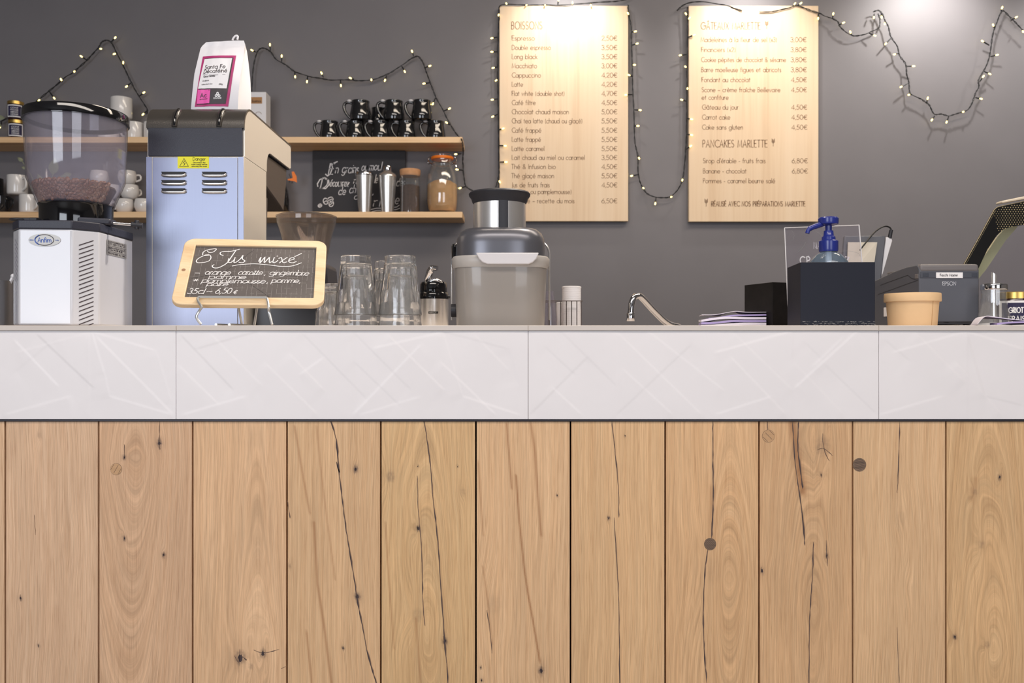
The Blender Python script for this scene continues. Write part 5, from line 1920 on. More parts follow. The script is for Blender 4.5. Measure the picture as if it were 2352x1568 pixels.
# mixé
sline([zx(*p) for p in ((1192, 860), (1215, 818), (1205, 875), (1240, 835), (1255, 820), (1248, 872), (1285, 835), (1300, 822), (1300, 870), (1325, 862))], .0018)
sline([zx(*p) for p in ((1350, 820), (1335, 868), (1362, 868), (1385, 850))], .0018)
sline([zx(*p) for p in ((1376, 808), (1384, 806))], .0018)
sline([zx(*p) for p in ((1395, 830), (1420, 822), (1428, 850), (1440, 872), (1475, 865))], .0018)
sline([zx(*p) for p in ((1480, 820), (1440, 845), (1400, 876))], .0018)
sline([zx(*p) for p in ((1500, 850), (1545, 838), (1540, 822), (1505, 832), (1495, 862), (1530, 874), (1570, 862))], .0018)
sline([zx(*p) for p in ((1555, 812), (1622, 780))], .0018)
sline([zx(*p) for p in ((928, 906), (1000, 893), (1150, 884), (1290, 895), (1420, 910), (1530, 905), (1620, 874))], .0017)
# rest of the writing
A = lambda x, y, x2, t_, h, w=.0014, **kw: swrite(t_, *zx(x, y), zx(x2, y)[0], h / 4.356, w, **kw)
A(550, 990, 600, '-', 40); A(650, 992, 905, 'orange', 52); A(985, 992, 1225, 'carotte', 52); A(1250, 995, 1262, ',', 50); A(1300, 995, 1690, 'gingembre', 52)
A(690, 1032, 1060, 'pomme', 44)
A(525, 1068, 580, '*', 50); A(620, 1072, 1255, 'pamplemousse', 48); A(1275, 1075, 1285, ',', 50); A(1320, 1072, 1590, 'pomme', 50); A(1600, 1074, 1610, ',', 50)
A(670, 1105, 880, 'poire', 46)
A(478, 1182, 640, '35cl', 56, .0015); A(665, 1180, 715, '~', 60); A(755, 1180, 910, '6,50', 56, .0015); A(935, 1186, 965, '€', 36)
wb.build('chalk_writing', M['chalk'], t, smooth=0)

# wire stand
t = thing('wire_easel', 'bent chrome wire easel holding the small slate board', 'stand', (cx_, 1.60, TOP))
wb = B()
m1 = smap(.004)
botm = lambda u, v, off: smap(off)(*inv(u, v))
rw = .0023
def onslate(u, v, off):
    d = Vector(((u - 1176) / F, 1, (784 - v) / F))
    o = Vector((0, 0, EYE))
    return o + d * ((c0 + Nv * off - o).dot(Nv) / d.dot(Nv))


front = [P(462, 746, 1.530), P(451, 728, 1.530), P(459, 712, 1.532), onslate(463, 705, .0045), onslate(457, 695, .0042), onslate(454, 686, .0042), onslate(458, 682.5, .0042), onslate(470, 682, .0042),
         onslate(600, 683, .0042), onslate(610, 683.5, .0042), onslate(614, 688, .0042), onslate(616, 699, .0042), onslate(617, 707, .0042), P(618, 716, 1.552), P(625, 746, 1.545)]
front[0].z = front[-1].z = TOP + rw
wb.tube(spline(front, 4), rw, 8)
for (ua, va, ub, vb2) in ((545, 698, 556, 746), (593, 698, 584, 746)):
    a = P(ua, va - 8, 1.60); e = P(ub, vb2, 1.70); e.z = TOP + rw
    wb.tube([a, e], rw, 8)
    wb.tube([e, Vector((e.x, 1.55, TOP + rw))], rw, 8)
wb.tube([P(545, 690, 1.60), P(593, 690, 1.60)], rw, 8)
wb.build('wire_frame', mat('silver_wire', (205, 207, 208), .3, metal=.75), t)

# ---------------------------------------------------------------- tumblers
def tumbler():
    t = thing('tumbler', 'x', 'glass', (0, 0, 0))
    h = .118
    # inverted: rim at z=0, thick base on top
    prof = [(.0425, 0), (.0432, .003), (.0415, .012), (.0400, .026), (.0395, .044), (.0372, .052), (.0345, .080), (.0315, .104), (.0312, .107), (.0306, .117), (.0290, .118), (.012, .1165), (0, .116)]
    inn = [(0, .103), (.022, .102), (.0300, .098), (.0330, .080), (.0362, .052), (.0385, .040), (.0390, .026), (.0405, .010), (.0413, .001)]

    def fl(k, z):
        th = (2 * PI * k / 60) % (2 * PI / 10)
        f = math.cos(PI / 10) / math.cos(th - PI / 10)
        return f if z > .05 else 1 - (1 - f) * .15
    b = B()
    n = 60
    P_ = prof + inn
    vs = []
    for j, (r, z) in enumerate(P_):
        for k in range(n):
            q = fl(k, z) if j < len(prof) else 1
            vs.append((r * q * math.cos(2 * PI * k / n), r * q * math.sin(2 * PI * k / n), z))
    fs = []
    L = len(P_)
    for j in range(L):
        j2 = (j + 1) % L
        if P_[j][0] < 1e-6 and P_[j2][0] < 1e-6: continue
        for k in range(n):
            k2 = (k + 1) % n
            fs.append((j * n + k, j * n + k2, j2 * n + k2, j2 * n + k))
    b.add(vs, fs)
    b.build('glass', M['tumb'], t, local=True, smooth=24)
    return t


tm = tumbler()
km = kidmap()
first = True
for (u, Y, z, sc, lab) in (
        (818, 1.75, .0245, 1, 'upper tumbler of the left upturned stack'),
        (818, 1.75, 0.0005, 1, 'lower tumbler of the left upturned stack'),
        (919, 1.75, .0245, 1, 'upper tumbler of the right upturned stack, beside the pump flask'),
        (919, 1.75, 0.0005, 1, 'lower tumbler of the right upturned stack, beside the pump flask'),
        (894, 1.87, .0245, 1, 'upper tumbler of the stack behind, between the two front stacks'),
        (894, 1.87, 0.0005, 1, 'lower tumbler of the stack behind, between the two front stacks'),
        (768, 1.87, 0.0005, .80, 'small upturned tumbler just left of the left front stack'),
        (757, 1.80, 0.0005, .72, 'small upturned tumbler beside the black grinder, leftmost of the glasses')):
    o = tm if first else copy_tree(tm, km)
    first = False
    o.location = (P(u, 0, Y).x, Y, TOP + z)
    o.rotation_euler = (0, 0, u * .37)
    o.scale = (sc, sc, sc if sc < 1 else 1)
    tag(o, lab, 'glass', 'upturned clear tumblers')

# ---------------------------------------------------------------- pump flask
fy = 2.10
t = thing('pump_flask', 'small steel pump flask with black top and curved chrome lever', 'flask', (P(996, 0, fy).x, fy, TOP))
pxlathe('body', M['steel_s'], t, 996, fy, [(0, 757), (33, 757), (34, 752), (34, 690), (34.5, 686), (0, 686)], base=TOP)
pxlathe('collar', M['blkgloss'], t, 996, fy, [(0, 687), (34.8, 687), (35, 677), (32, 672), (0, 672)])
pxlathe('cap', M['blkgloss'], t, 996, fy, [(0, 674), (31.5, 674), (31.5, 654), (28, 648), (15, 645), (0, 644)])
b = B()
b.tube(spline([P(982, 650, fy), P(984, 636, fy - .01), P(989, 620, fy - .02), P(994, 615, fy - .025), P(1004, 616, fy - .03)], 6), [.0085] * 12 + [.0075] * 6 + [.006] * 7, 12)
b.tube(spline([P(985, 648, fy - .02), P(1000, 643, fy - .022), P(1012, 648, fy - .02)], 5), .005, 10)
b.build('lever', M['chrome'], t)
x = P(1030, 0, fy).x
B().sphere((x, fy - .005, P(0, 682, fy).z), .005, 10).build('hinge', M['blk'], t)
lb = B()
c = P(996, 0, fy).x
r = 34 * fy / F + .0006
z0 = P(0, 721, fy).z; z1 = P(0, 716, fy).z
label_patch(lb, (c, fy), r, -PI / 2 - .26, -PI / 2 + .38, z0, z1, 8)
lb.mi = 1
cm = cylmap(r + .0006, -PI / 2)
for pl in strokes('AIRPOT', (z1 - z0) * .6, .018):
    lb.ribbon([(px - .008, py + z0 + .001) for px, py in pl], .0006, lambda a_, b2: cm(a_, b2) + Vector((c, fy, 0)))
lb.build('nameplate', [M['black'], M['silver']], t, smooth=0)

# ---------------------------------------------------------------- juicer
jx, jy = P(1150, 0, 1.85).x, 1.85
t = thing('juicer', 'large grey juice extractor with steel feed chute in the middle of the counter', 'juicer', (jx, jy, TOP))
def sup(b, rows, n=64, p=3.6, c=(jx, jy), close=False):
    vs = []
    for (rx, ry, z) in rows:
        for k in range(n):
            a = 2 * PI * k / n
            ct, st = math.cos(a), math.sin(a)
            q = (abs(ct) ** p + abs(st) ** p) ** (-1 / p)
            vs.append((c[0] + rx * ct * q, c[1] + ry * st * q, z))
    fs = []
    for j in range(len(rows) - 1):
        for k in range(n):
            k2 = (k + 1) % n
            fs.append((j * n + k, j * n + k2, (j + 1) * n + k2, (j + 1) * n + k))
    fs.append(tuple(reversed(range(n)))); fs.append(tuple((len(rows) - 1) * n + k for k in range(n)))
    return b.add(vs, fs)


E0 = EYE
sup(B(), [(.0905, .080, TOP), (.0915, .081, TOP + .004), (.0960, .085, E0 + .145), (.0975, .087, E0 + .166)]).build('pulp_container', M['jtub'], t, smooth=50)
sup(B(), [(.0975, .087, E0 + .150), (.1005, .090, E0 + .157), (.1015, .091, E0 + .170), (.0990, .089, E0 + .1735), (.0955, .086, E0 + .172)]).build('container_rim', mat('container_rim', (170, 165, 160), .35), t, smooth=50)
sup(B(), [(.0925, .083, E0 + .160), (.0925, .083, E0 + .200), (.0915, .082, E0 + .212), (.0860, .077, E0 + .224), (.0760, .068, E0 + .2315), (.0640, .06, E0 + .233)], p=3.0).build('cover', M['jplastic'], t, smooth=60)
# flap handle
fb = B()
pts = []
yf = jy - .093
for (u, v) in ((1093, 580), (1238, 580), (1232, 594), (1224, 602), (1214, 606.5), (1120, 606.5), (1108, 602), (1100, 594)):
    p = P(u, v, yf - .006)
    pts.append(p)
fb.prism(pts, (0, .009, 0))
fb.build('handle_flap', M['jflap'], t, bevel=.002)
# chute
cyx = P(1147.5, 0, jy).x
B().lathe([(0, E0 + .225), (.0545, E0 + .225), (.0552, E0 + .232), (.0552, E0 + .305), (.052, E0 + .305), (0, E0 + .303)], (cyx, jy, 0), n=64).build('feed_chute', M['steel_s'], t)
sp_ = B()
label_patch(sp_, (cyx, jy), .0558, -PI / 2 - .02, -PI / 2 + .33, E0 + .2325, E0 + .3, 8)
sp_.build('chute_stripe', M['blk'], t)
B().lathe([(.0555, E0 + .288), (.0575, E0 + .292), (.0600, E0 + .300), (.0640, E0 + .3045), (.0650, E0 + .309), (.0625, E0 + .312), (.053, E0 + .310), (.050, E0 + .30), (.052, E0 + .288)], (cyx, jy, 0), n=64, close=True).build('chute_rim', M['blk'], t)
# locking arm
ab = B()
for sx, ys in ((-1, 0), (1, 0)):
    xa = jx + sx * .1015
    arm = [(xa - sx * .030, jy, E0 + .214), (xa - sx * .012, jy, E0 + .208), (xa, jy, E0 + .190), (xa + sx * .001, jy, E0 + .150), (xa + sx * .0015, jy, E0 + .045)]
    ab.tube(spline(arm, 5), .0022, 8)
ab.build('locking_arm', M['steel_s'], t)
kb = B()
kb.box((jx - .1030, jy - .014, E0 + .155), (jx - .088, jy + .014, E0 + .205))
kb.build('latch', M['blkgloss'], t, bevel=.006)
kb = B()
for sx in (-1,):
    kb.lathe([(0, -.006), (.014, -.006), (.014, .004), (.010, .008), (0, .008)], (jx + sx * .098, jy, E0 + .065), n=24, M=Matrix.Rotation(PI / 2, 3, 'Y'))
kb.build('pivot_knob', M['blk'], t)

# ---------------------------------------------------------------- lid rack right of the juicer
ry_ = 2.02
s = ry_ / F
xa, xb2 = P(1252, 0, ry_).x, P(1335, 0, ry_).x
t = thing('wire_rack', 'dark wire rack holding white paper cups, right of the juicer', 'rack', ((xa + xb2) / 2, ry_, TOP))
wb = B()
zt_ = P(0, 692.5, ry_).z
for yy in (ry_ - .035, ry_ + .045):
    wb.tube([(xa, yy, zt_), (xb2, yy, zt_)], .0012, 6)
    wb.tube([(xa, yy, TOP + .002), (xb2, yy, TOP + .002)], .0012, 6)
    for u in (1261.5, 1288, 1301, 1313, 1325, 1335):
        x = P(u, 0, ry_ - .035).x + (.0 if yy < ry_ else .001)
        wb.tube([(x, yy, TOP + .001), (x, yy, zt_)], .0011, 6)
for x in (xa, xb2):
    wb.tube([(x, ry_ - .035, zt_), (x, ry_ + .045, zt_)], .0012, 6)
    wb.tube([(x, ry_ - .035, TOP + .002), (x, ry_ + .045, TOP + .002)], .0012, 6)
wb.build('wire_frame', mat('dark_wire', (80, 70, 66), .4, metal=.5), t)


def stack(u0, u1, vt, Y, lab, bands=22, m='white'):
    c = P((u0 + u1) / 2, 0, Y)
    r = (u1 - u0) / 2 * Y / F
    zt2 = P(0, vt, Y).z
    o = thing('cup_stack', lab, 'cups', (c.x, Y, TOP), 'stacked white cups in the wire rack')
    rows = [(0, TOP + .002), (r * .96, TOP + .002)]
    H = zt2 - TOP - .008
    for k in range(bands):
        z = TOP + .003 + H * k / bands
        rows += [(r * .985, z), (r, z + H / bands * .5), (r * .985, z + H / bands * .9)]
    rows += [(r * 1.03, zt2 - .004), (r * 1.03, zt2 - .001), (r * .9, zt2), (0, zt2)]
    B().lathe(rows, (c.x, Y, 0), n=36).build('cup_walls', M[m], o, smooth=20)


stack(1291, 1334.5, 657.5, ry_ + .004, 'tall stack of white paper cups, right end of the wire rack')
stack(1278, 1303, 694, ry_ + .030, 'shorter stack of white paper cups behind, in the wire rack')
gp = thing('plastic_cup', 'clear plastic cup leaning beside the juicer in the wire rack', 'cup', (P(1262, 0, ry_).x, ry_ - .005, TOP))
B().lathe([(.018, TOP + .002), (.0175, TOP + .03), (.0145, TOP + .055), (.010, P(0, 668, ry_).z), (.008, P(0, 668, ry_).z), (.013, TOP + .055), (.016, TOP + .03), (.0165, TOP + .002)], (P(1262, 0, ry_).x, ry_ - .005, 0), close=True, n=32).build('wall', M['clearp'], gp)

# ---------------------------------------------------------------- tap
ty = 2.16
t = thing('tap', 'thin chrome tap spout bending down behind the counter edge', 'tap', (P(1545, 0, ty).x, ty + .08, TOP))
sp = spline([Vector((P(1560, 0, 2.25).x, 2.25, TOP + .009)), P(1531, 741, 2.22), P(1500, 712, 2.19), P(1478, 688, 2.17), P(1467, 680, ty), P(1456, 684, ty - .01), P(1451, 697, ty - .015), P(1449, 718, ty - .018)], 6)
B().tube(sp, .0082, 14).build('spout', M['chrome'], t)
c = P(1448.5, 728, ty - .018)
B().lathe([(0, -.010), (.0095, -.010), (.0102, -.008), (.0102, .009), (.0085, .012), (0, .012)], c, n=24).build('aerator', M['chrome'], t)
B().lathe([(0, TOP), (.022, TOP), (.022, TOP + .006), (.012, TOP + .008), (0, TOP + .008)], (P(1560, 0, 2.25).x, 2.25, 0), n=28).build('base', M['chrome'], t)

# ---------------------------------------------------------------- paper pile
py_ = 1.78


def sheet(pts, th, Y0, Y1, name, m, label, grp, k=0):
    """pts: upper edge line in photo pixels; gives a bent sheet of thickness th"""
    b = B()
    sp = spline([P(u, v, Y0) for u, v in pts], 4)
    n = len(sp)
    vs = []
    for i, p in enumerate(sp):
        wv = .002 * math.sin(i * .7 + k)
        vs += [Vector((p.x, Y0, p.z)), Vector((p.x * Y1 / Y0 * .985, Y1, p.z + wv)), Vector((p.x, Y0, p.z - th)), Vector((p.x * Y1 / Y0 * .985, Y1, p.z - th + wv))]
    fs = []
    for i in range(n - 1):
        a, c = i * 4, i * 4 + 4
        fs += [(a, c, c + 1, a + 1), (a + 2, a + 3, c + 3, c + 2), (a, a + 2, c + 2, c), (a + 1, c + 1, c + 3, a + 3)]
    fs += [(0, 1, 3, 2), ((n - 1) * 4, (n - 1) * 4 + 2, (n - 1) * 4 + 3, (n - 1) * 4 + 1)]
    b.add(vs, fs)
    c = sp[n // 2]
    o = b.build(name, m, None, loc=(c.x, (Y0 + Y1) / 2, min(v.z for v in vs)), smooth=50)
    tag(o, label, 'paper', grp)
    return o


gp_ = 'folded papers beside the small black box'
sheet([(1612, 722), (1640, 722), (1665, 718), (1690, 714), (1714, 716), (1760, 716)], .0010, py_, py_ + .10, 'paper_sheet', M['paper'], 'curling top sheet of the paper pile left of the black boxes', gp_)
sheet([(1628, 730), (1650, 728), (1680, 723), (1714, 722), (1760, 721)], .0030, py_, py_ + .09, 'paper_sheet', M['purple'], 'lilac sheet just under the curling top sheet', gp_, 1)
sheet([(1611, 734), (1630, 731), (1665, 727), (1714, 728), (1760, 728)], .0045, py_ - .004, py_ + .10, 'paper_sheet', M['paper'], 'thick white folded sheet in the middle of the paper pile', gp_, 2)
sheet([(1611, 740), (1640, 739), (1680, 735), (1714, 735), (1760, 735)], .0040, py_ - .008, py_ + .10, 'paper_sheet', M['purple'], 'lilac folded sheet low in the paper pile', gp_, 3)
sheet([(1610, 746), (1650, 744.5), (1700, 741), (1760, 741)], .0050, py_ - .010, py_ + .11, 'paper_sheet', M['paper'], 'bottom white sheet of the pile, lying on the worktop', gp_, 4)


# ---------------------------------------------------------------- black boxes
def open_box(pts, zt, th, label, m, grp='black boxes on the counter'):
    """pts: footprint (4 points), open at the top"""
    c = sum((Vector((x, y, 0)) for x, y in pts), Vector()) / 4
    inner = []
    for x, y in pts:
        d = (Vector((x, y, 0)) - c)
        inner.append((c.x + d.x * (1 - th / d.length * 1.4), c.y + d.y * (1 - th / d.length * 1.4)))
    t = thing('black_box', label, 'box', (c.x, c.y, TOP), grp)
    b = B()
    O = [Vector((x, y, TOP + .0003)) for x, y in pts] + [Vector((x, y, zt)) for x, y in pts]
    I = [Vector((x, y, TOP + .004)) for x, y in inner] + [Vector((x, y, zt)) for x, y in inner]
    fs = [(3, 2, 1, 0), (8, 9, 10, 11)]
    for k in range(4):
        k2 = (k + 1) % 4
        fs += [(k, k2, 4 + k2, 4 + k), (8 + k2, 8 + k, 12 + k, 12 + k2), (4 + k, 4 + k2, 12 + k2, 12 + k)]
    b.add(O + I, fs)
    b.build('shell', m, t, smooth=0, bevel=.0008)
    return t


mb = mat('black_painted_board', (26, 28, 40), .5, bump=.08, bscale=300, spec=.3)
fy0, fy1 = 1.56, 1.675
bx = [(P(1838.5, 0, fy0).x, fy0), (P(2010, 0, fy0 - .004).x, fy0 - .004), (P(2010, 0, fy0).x + .006, fy1 + .02), (P(1808.5, 0, fy1).x, fy1)]
zb_ = P(0, 602, fy0).z
t = open_box(bx, zb_, .004, 'larger black open box with the blue pump bottle inside', mb)
# worn white scuffs along the bottom edge
sc = B()
rnd = random.Random(4)
mp = planemap(Vector((0, fy0 - .0006, 0)), Vector((1, 0, 0)), Vector((0, 0, 1)), 0)
for i in range(130):
    x = rnd.uniform(bx[0][0] + .001, bx[1][0] - .002)
    zz_ = TOP + rnd.choice([.0045, .0075, .0015]) + rnd.uniform(-.0008, .0008)
    yy = -.0006 - (x - bx[0][0]) * .031
    l = rnd.uniform(.001, .005)
    sc.ribbon([(x, zz_), (x + l * .5, zz_ + rnd.uniform(-.0006, .0006)), (x + l, zz_)], rnd.uniform(.0002, .0005), lambda a_, b2, yy=yy: Vector((a_, fy0 + yy, b2)))
sc.build('scuff_marks', mat('scuff', (150, 148, 146), .8), t, smooth=0)
b0 = [(P(1775, 0, 1.76).x, 1.76), (P(1840, 0, 1.84).x, 1.80), (P(1830, 0, 1.92).x, 1.93), (P(1710, 0, 1.86).x, 1.86)]
t = open_box(b0, P(0, 647.5, 1.76).z, .004, 'smaller plain black box, angled, beside the paper pile', mat('black_painted_board_worn', (22, 19, 18), .55, var=.3, vscale=60, spec=.3))

# blue pump bottle inside the larger box
sy = 1.625
sxp = P(1903, 0, sy).x
t = thing('pump_bottle', 'blue hand gel pump bottle standing inside the larger black box', 'bottle', (sxp, sy, TOP + .004))
s = sy / F
z_ = lambda v: EYE + (784 - v) * s
B().lathe([(0, TOP + .0045), (.036, TOP + .0045), (.038, TOP + .01), (.038, z_(622)), (.034, z_(601)), (.024, z_(586)), (.0145, z_(579)), (.0145, z_(574)), (0, z_(574))], (sxp, sy, 0), n=40).build('bottle', M['bluec'], t)
B().lathe([(0, z_(578)), (.0165, z_(578)), (.0172, z_(574)), (.0172, z_(554)), (.0155, z_(552)), (.0125, z_(551)), (.012, z_(544)), (.0095, z_(541)), (.0085, z_(530)), (0, z_(530))], (sxp, sy, 0), n=32,
          fl=lambda k, z: 1 + (.012 if k % 2 else 0)).build('collar', M['bluep'], t)
B().lathe([(0, z_(545)), (.0062, z_(545)), (.0058, z_(532)), (.0062, z_(514)), (0, z_(514))], (sxp, sy, 0), n=20).build('stem', M['bluep'], t)
hz = P(1899.5 + 3, 0, sy).x
B().lathe([(0, z_(518)), (.012, z_(518)), (.0175, z_(515)), (.0182, z_(512)), (.0182, z_(502)), (.0165, z_(499.5)), (0, z_(499))], (hz, sy, 0), n=32).build('pump_head', M['bluep'], t)
B().tube(spline([P(1893, 513, sy), P(1878, 518, sy - .004), P(1864, 523, sy - .008), P(1857, 528, sy - .009), P(1854, 536, sy - .009)], 5), [.0052] * 8 + [.0048] * 6 + [.0040] * 7, 10).build('nozzle', M['bluep'], t)
B().tube([(sxp, sy, TOP + .02), (sxp, sy, z_(580))], .004, 8).build('dip_tube', M['white'], t)

# acrylic sign holder
ay = 1.70
t = thing('acrylic_sign', 'clear acrylic stand with white lettering, behind the larger black box', 'sign', (P(1900, 0, ay).x, ay + .01, TOP))
A0, A1, A2, A3 = P(1812, 745, ay), P(1992, 745, ay + .06), P(1978.5, 515, ay + .055), P(1806.5, 521.5, ay)
A0.z = A1.z = TOP
A3.y = ay + .012; A2.y = ay + .067
b = B().prism([A0, A1, A2, A3], (0, .0028, 0))
b.build('panel', M['clearp'], t)
eb = B()
eb.tube([A0, A3], .0011, 6); eb.tube([A3, A2], .0011, 6); eb.tube([A2, A1], .0013, 6)
eb.build('polished_edge', mat('acrylic_edge', (215, 212, 212), .3), t)
Ra = (A1 - A0).normalized(); Ua = (A3 - A0).normalized()
na = Ra.cross(Ua).normalized()


def ainv(u, v):
    d = Vector(((u - 1176) / F, 1, (784 - v) / F))
    o = Vector((0, 0, EYE))
    p = o + d * ((A0 - o).dot(na) / d.dot(na)) - A0
    return p.dot(Ra), p.dot(Ua)


mp = lambda x, y: A0 + Ra * x + Ua * y + na * .0008
lb = B()
x, y = ainv(1869, 571); write(lb, 'MARLETTE', mp, x, y, .0135, .0010, .052, track=.25)
for (ch, u, wd) in (('C', 1838, 9.5), ('P', 1853.5, 7), ('O', 1868, 9), ('N', 1915, 9), ('E', 1930, 7), ('Z', 1942, 8)):
    x, y = ainv(u, 606); x2, _ = ainv(u + wd, 606)
    write(lb, ch, mp, x, y, .0145, .0024, x2 - x)
lb.build('lettering', M['white'], t, smooth=0)
hb = B()
for pl in (((1872, 530), (1885, 538), (1888, 548), (1884, 556)), ((1850, 556), (1845, 566), (1834, 576)), ((1818, 530), (1824, 540), (1820, 552)), ((1880, 590), (1935, 576), (1968, 580), (1975, 588)), ((1830, 580), (1842, 572))):
    pts = [ainv(*p) for p in pl]
    hb.ribbon([tuple(p.xy) for p in spline([Vector((a, b_, 0)) for a, b_ in pts], 5)], .0007, mp)
hb.build('wipe_smears', mat('smear', (150, 152, 150), .5, alpha=.5), t, smooth=0)

# ---------------------------------------------------------------- till screen
dy = 2.205
t = thing('till_screen', 'tilted till touchscreen with pale beige back, behind the acrylic sign', 'screen', (P(2000, 0, dy).x, dy + .03, TOP))
b = B()
fp = [P(1940, 541, dy + .03), P(2035, 541, dy), P(2031, 560, dy), P(2010, 650, dy - .01), P(1935, 650, dy + .02)]
pts = [P(1930, 655, dy - .01), P(2023, 655, dy - .01), P(2035.5, 541, dy + .01), P(1940, 541, dy + .02)]
b.prism(pts, (0, .012, 0))
b.build('frame', M['printer'], t, bevel=.003)
b = B()
b.prism([P(1945, 640, dy - .0125), P(2003, 640, dy - .0125), P(2015, 556, dy - .0015), P(1948, 556, dy + .006)], (0, .003, 0))
b.build('back_panel', M['beige'], t)
b = B()
b.prism([P(2020, 645, dy + .003), P(2026, 630, dy + .003), P(2050, 553, dy + .02), P(2048, 546, dy + .02), P(2036, 544, dy + .014)], (0, .03, 0))
b.build('side_shell', M['white'], t, bevel=.002)
b = B()
b.prism([P(1995, 690, dy), P(2030, 690, dy), P(2022, 640, dy), P(2000, 640, dy)], (0, .02, 0))
b.prism([Vector((P(1985, 0, dy).x, dy - .002, TOP)), Vector((P(2040, 0, dy).x, dy - .002, TOP)), P(2030, 690, dy - .0), P(1990, 690, dy - .0)], (0, .07, 0))
b.build('stand', M['printer'], t, bevel=.002)
B().tube(spline([P(1975, 575, dy - .02), P(1988, 558, dy - .02), P(2010, 532, dy), P(2030, 520, dy + .01), P(2043, 522, dy + .02), P(2048, 530, dy + .02), P(2046, 536, dy + .02)], 6), .0019, 7).build('cable', M['wire'], t)
B().tube([P(2047, 528, dy + .02), P(2043, 547, dy + .02)], [.0045, .0052], 10).build('plug', M['blk'], t)

# ---------------------------------------------------------------- receipt printer
ry0 = 1.90
t = thing('receipt_printer', 'dark grey receipt printer marked EPSON, behind the kraft tub', 'printer', (P(2170, 0, ry0).x, ry0 + .09, TOP))
xa, xb2 = P(2111, 0, ry0).x, P(2249, 0, ry0).x
zt_ = P(0, 607, ry0).z
zb2 = P(0, 736, ry0).z
ZB = TOP + .010
# side profile (Y,Z): front face toward the camera, top sloping away
prof = [(ry0, zb2 - .003), (ry0, zt_ - .012), (ry0 + .004, zt_ - .004), (ry0 + .012, zt_), (ry0 + .06, zt_), (ry0 + .13, EYE + .161), (ry0 + .18, EYE + .1545), (ry0 + .235, EYE + .1475), (ry0 + .25, EYE + .139), (ry0 + .25, ZB), (ry0 + .012, ZB), (ry0 + .012, zb2 - .003)]
B().prism([(xa, y, z) for y, z in prof], (xb2 - xa, 0, 0)).build('housing', M['printer'], t, bevel=.003)
B().box((xa + .002, ry0 - .0015, P(0, 638, ry0).z), (xb2 - .002, ry0 + .002, P(0, 624, ry0).z)).build('front_band', mat('printer_band', (70, 73, 82), .5), t, bevel=.0008)
bb = B()
for u in (2119, 2231):
    p = P(u, 635.5, ry0)
    bb.box((p.x, ry0 - .0022, p.z), (p.x + 13 * ry0 / F, ry0 - .001, p.z + 8 * ry0 / F))
bb.build('catch', mat('printer_catch', (56, 60, 70), .5), t, bevel=.0006)
B().box((xa + .001, ry0 - .002, P(0, 624, ry0).z), (xb2 - .001, ry0 + .030, zt_ + .001)).build('cover', M['printer2'], t, bevel=.006, seg=4)
p0, p1 = P(2149, 638.5, ry0), P(2210, 625.5, ry0)
lb = B().box((p0.x, ry0 - .0026, p0.z), (p1.x, ry0 - .0014, p1.z))
lb.mi = 1
mp = planemap(Vector((0, ry0 - .0026, 0)), Vector((1, 0, 0)), Vector((0, 0, 1)), .0004)
write(lb, 'Facchi Master', mp, P(2158, 0, ry0).x, P(0, 634.5, ry0).z, .0052, .0008, .038)
lb.build('paper_label', [M['bag'], M['darkp']], t, smooth=0)
lb = B()
mp = planemap(Vector((0, ry0, 0)), Vector((1, 0, 0)), Vector((0, 0, 1)), .0006)
write(lb, 'EPSON', mp, P(2165, 0, ry0).x, P(0, 655, ry0).z, .0078, .0010, .0285, track=.14)
lb.build('lettering', mat('pale_print', (196, 198, 204), .5), t, smooth=0)
bb = B()
bb.tube([P(2118, 733, ry0 + .02), P(2135, 741, ry0 + .01)], .004, 8).tube([P(2152, 728, ry0 + .03), P(2170, 735, ry0 + .01), P(2190, 738, ry0 + .02)], .006, 8)
bb.build('cable', M['blk'], t)
fb = B()
for x in (xa + .012, xb2 - .02):
    for y in (ry0 + .02, ry0 + .22): fb.box((x, y, TOP), (x + .01, y + .01, ZB + .002))
fb.build('foot', M['blk'], t)
# details on the printer's left side
def sidept(u, v, off=.0006):
    Y = xa * F / (u - 1176)
    return (Y, EYE + (784 - v) / F * Y)


gb = B()
mp = lambda x, y: Vector((xa - .0006, x, y))
for pl in (((2022, 655), (2085, 632), (2090, 636), (2095, 640), (2103, 641), (2108, 636)), ((2018, 676), (2109, 643))):
    gb.ribbon([sidept(u, v) for u, v in pl][::-1], .0009, mp)
gb.build('seam', M['black'], t, smooth=0)
a, b_ = sidept(2046, 726), sidept(2031, 706)
B().box((xa - .0015, a[0], a[1]), (xa + .001, b_[0], b_[1])).build('socket', M['white'], t, bevel=.0005)
B().box((xa + .004, ry0 + .135, EYE + .158), (xa + .06, ry0 + .172, EYE + .1625)).build('paper_flap', M['printer2'], t, bevel=.001)
B().box((xa - .0012, ry0 + .003, zt_ - .030), (xa + .001, ry0 + .018, zt_ - .020)).build('hinge', M['printer2'], t, bevel=.001)

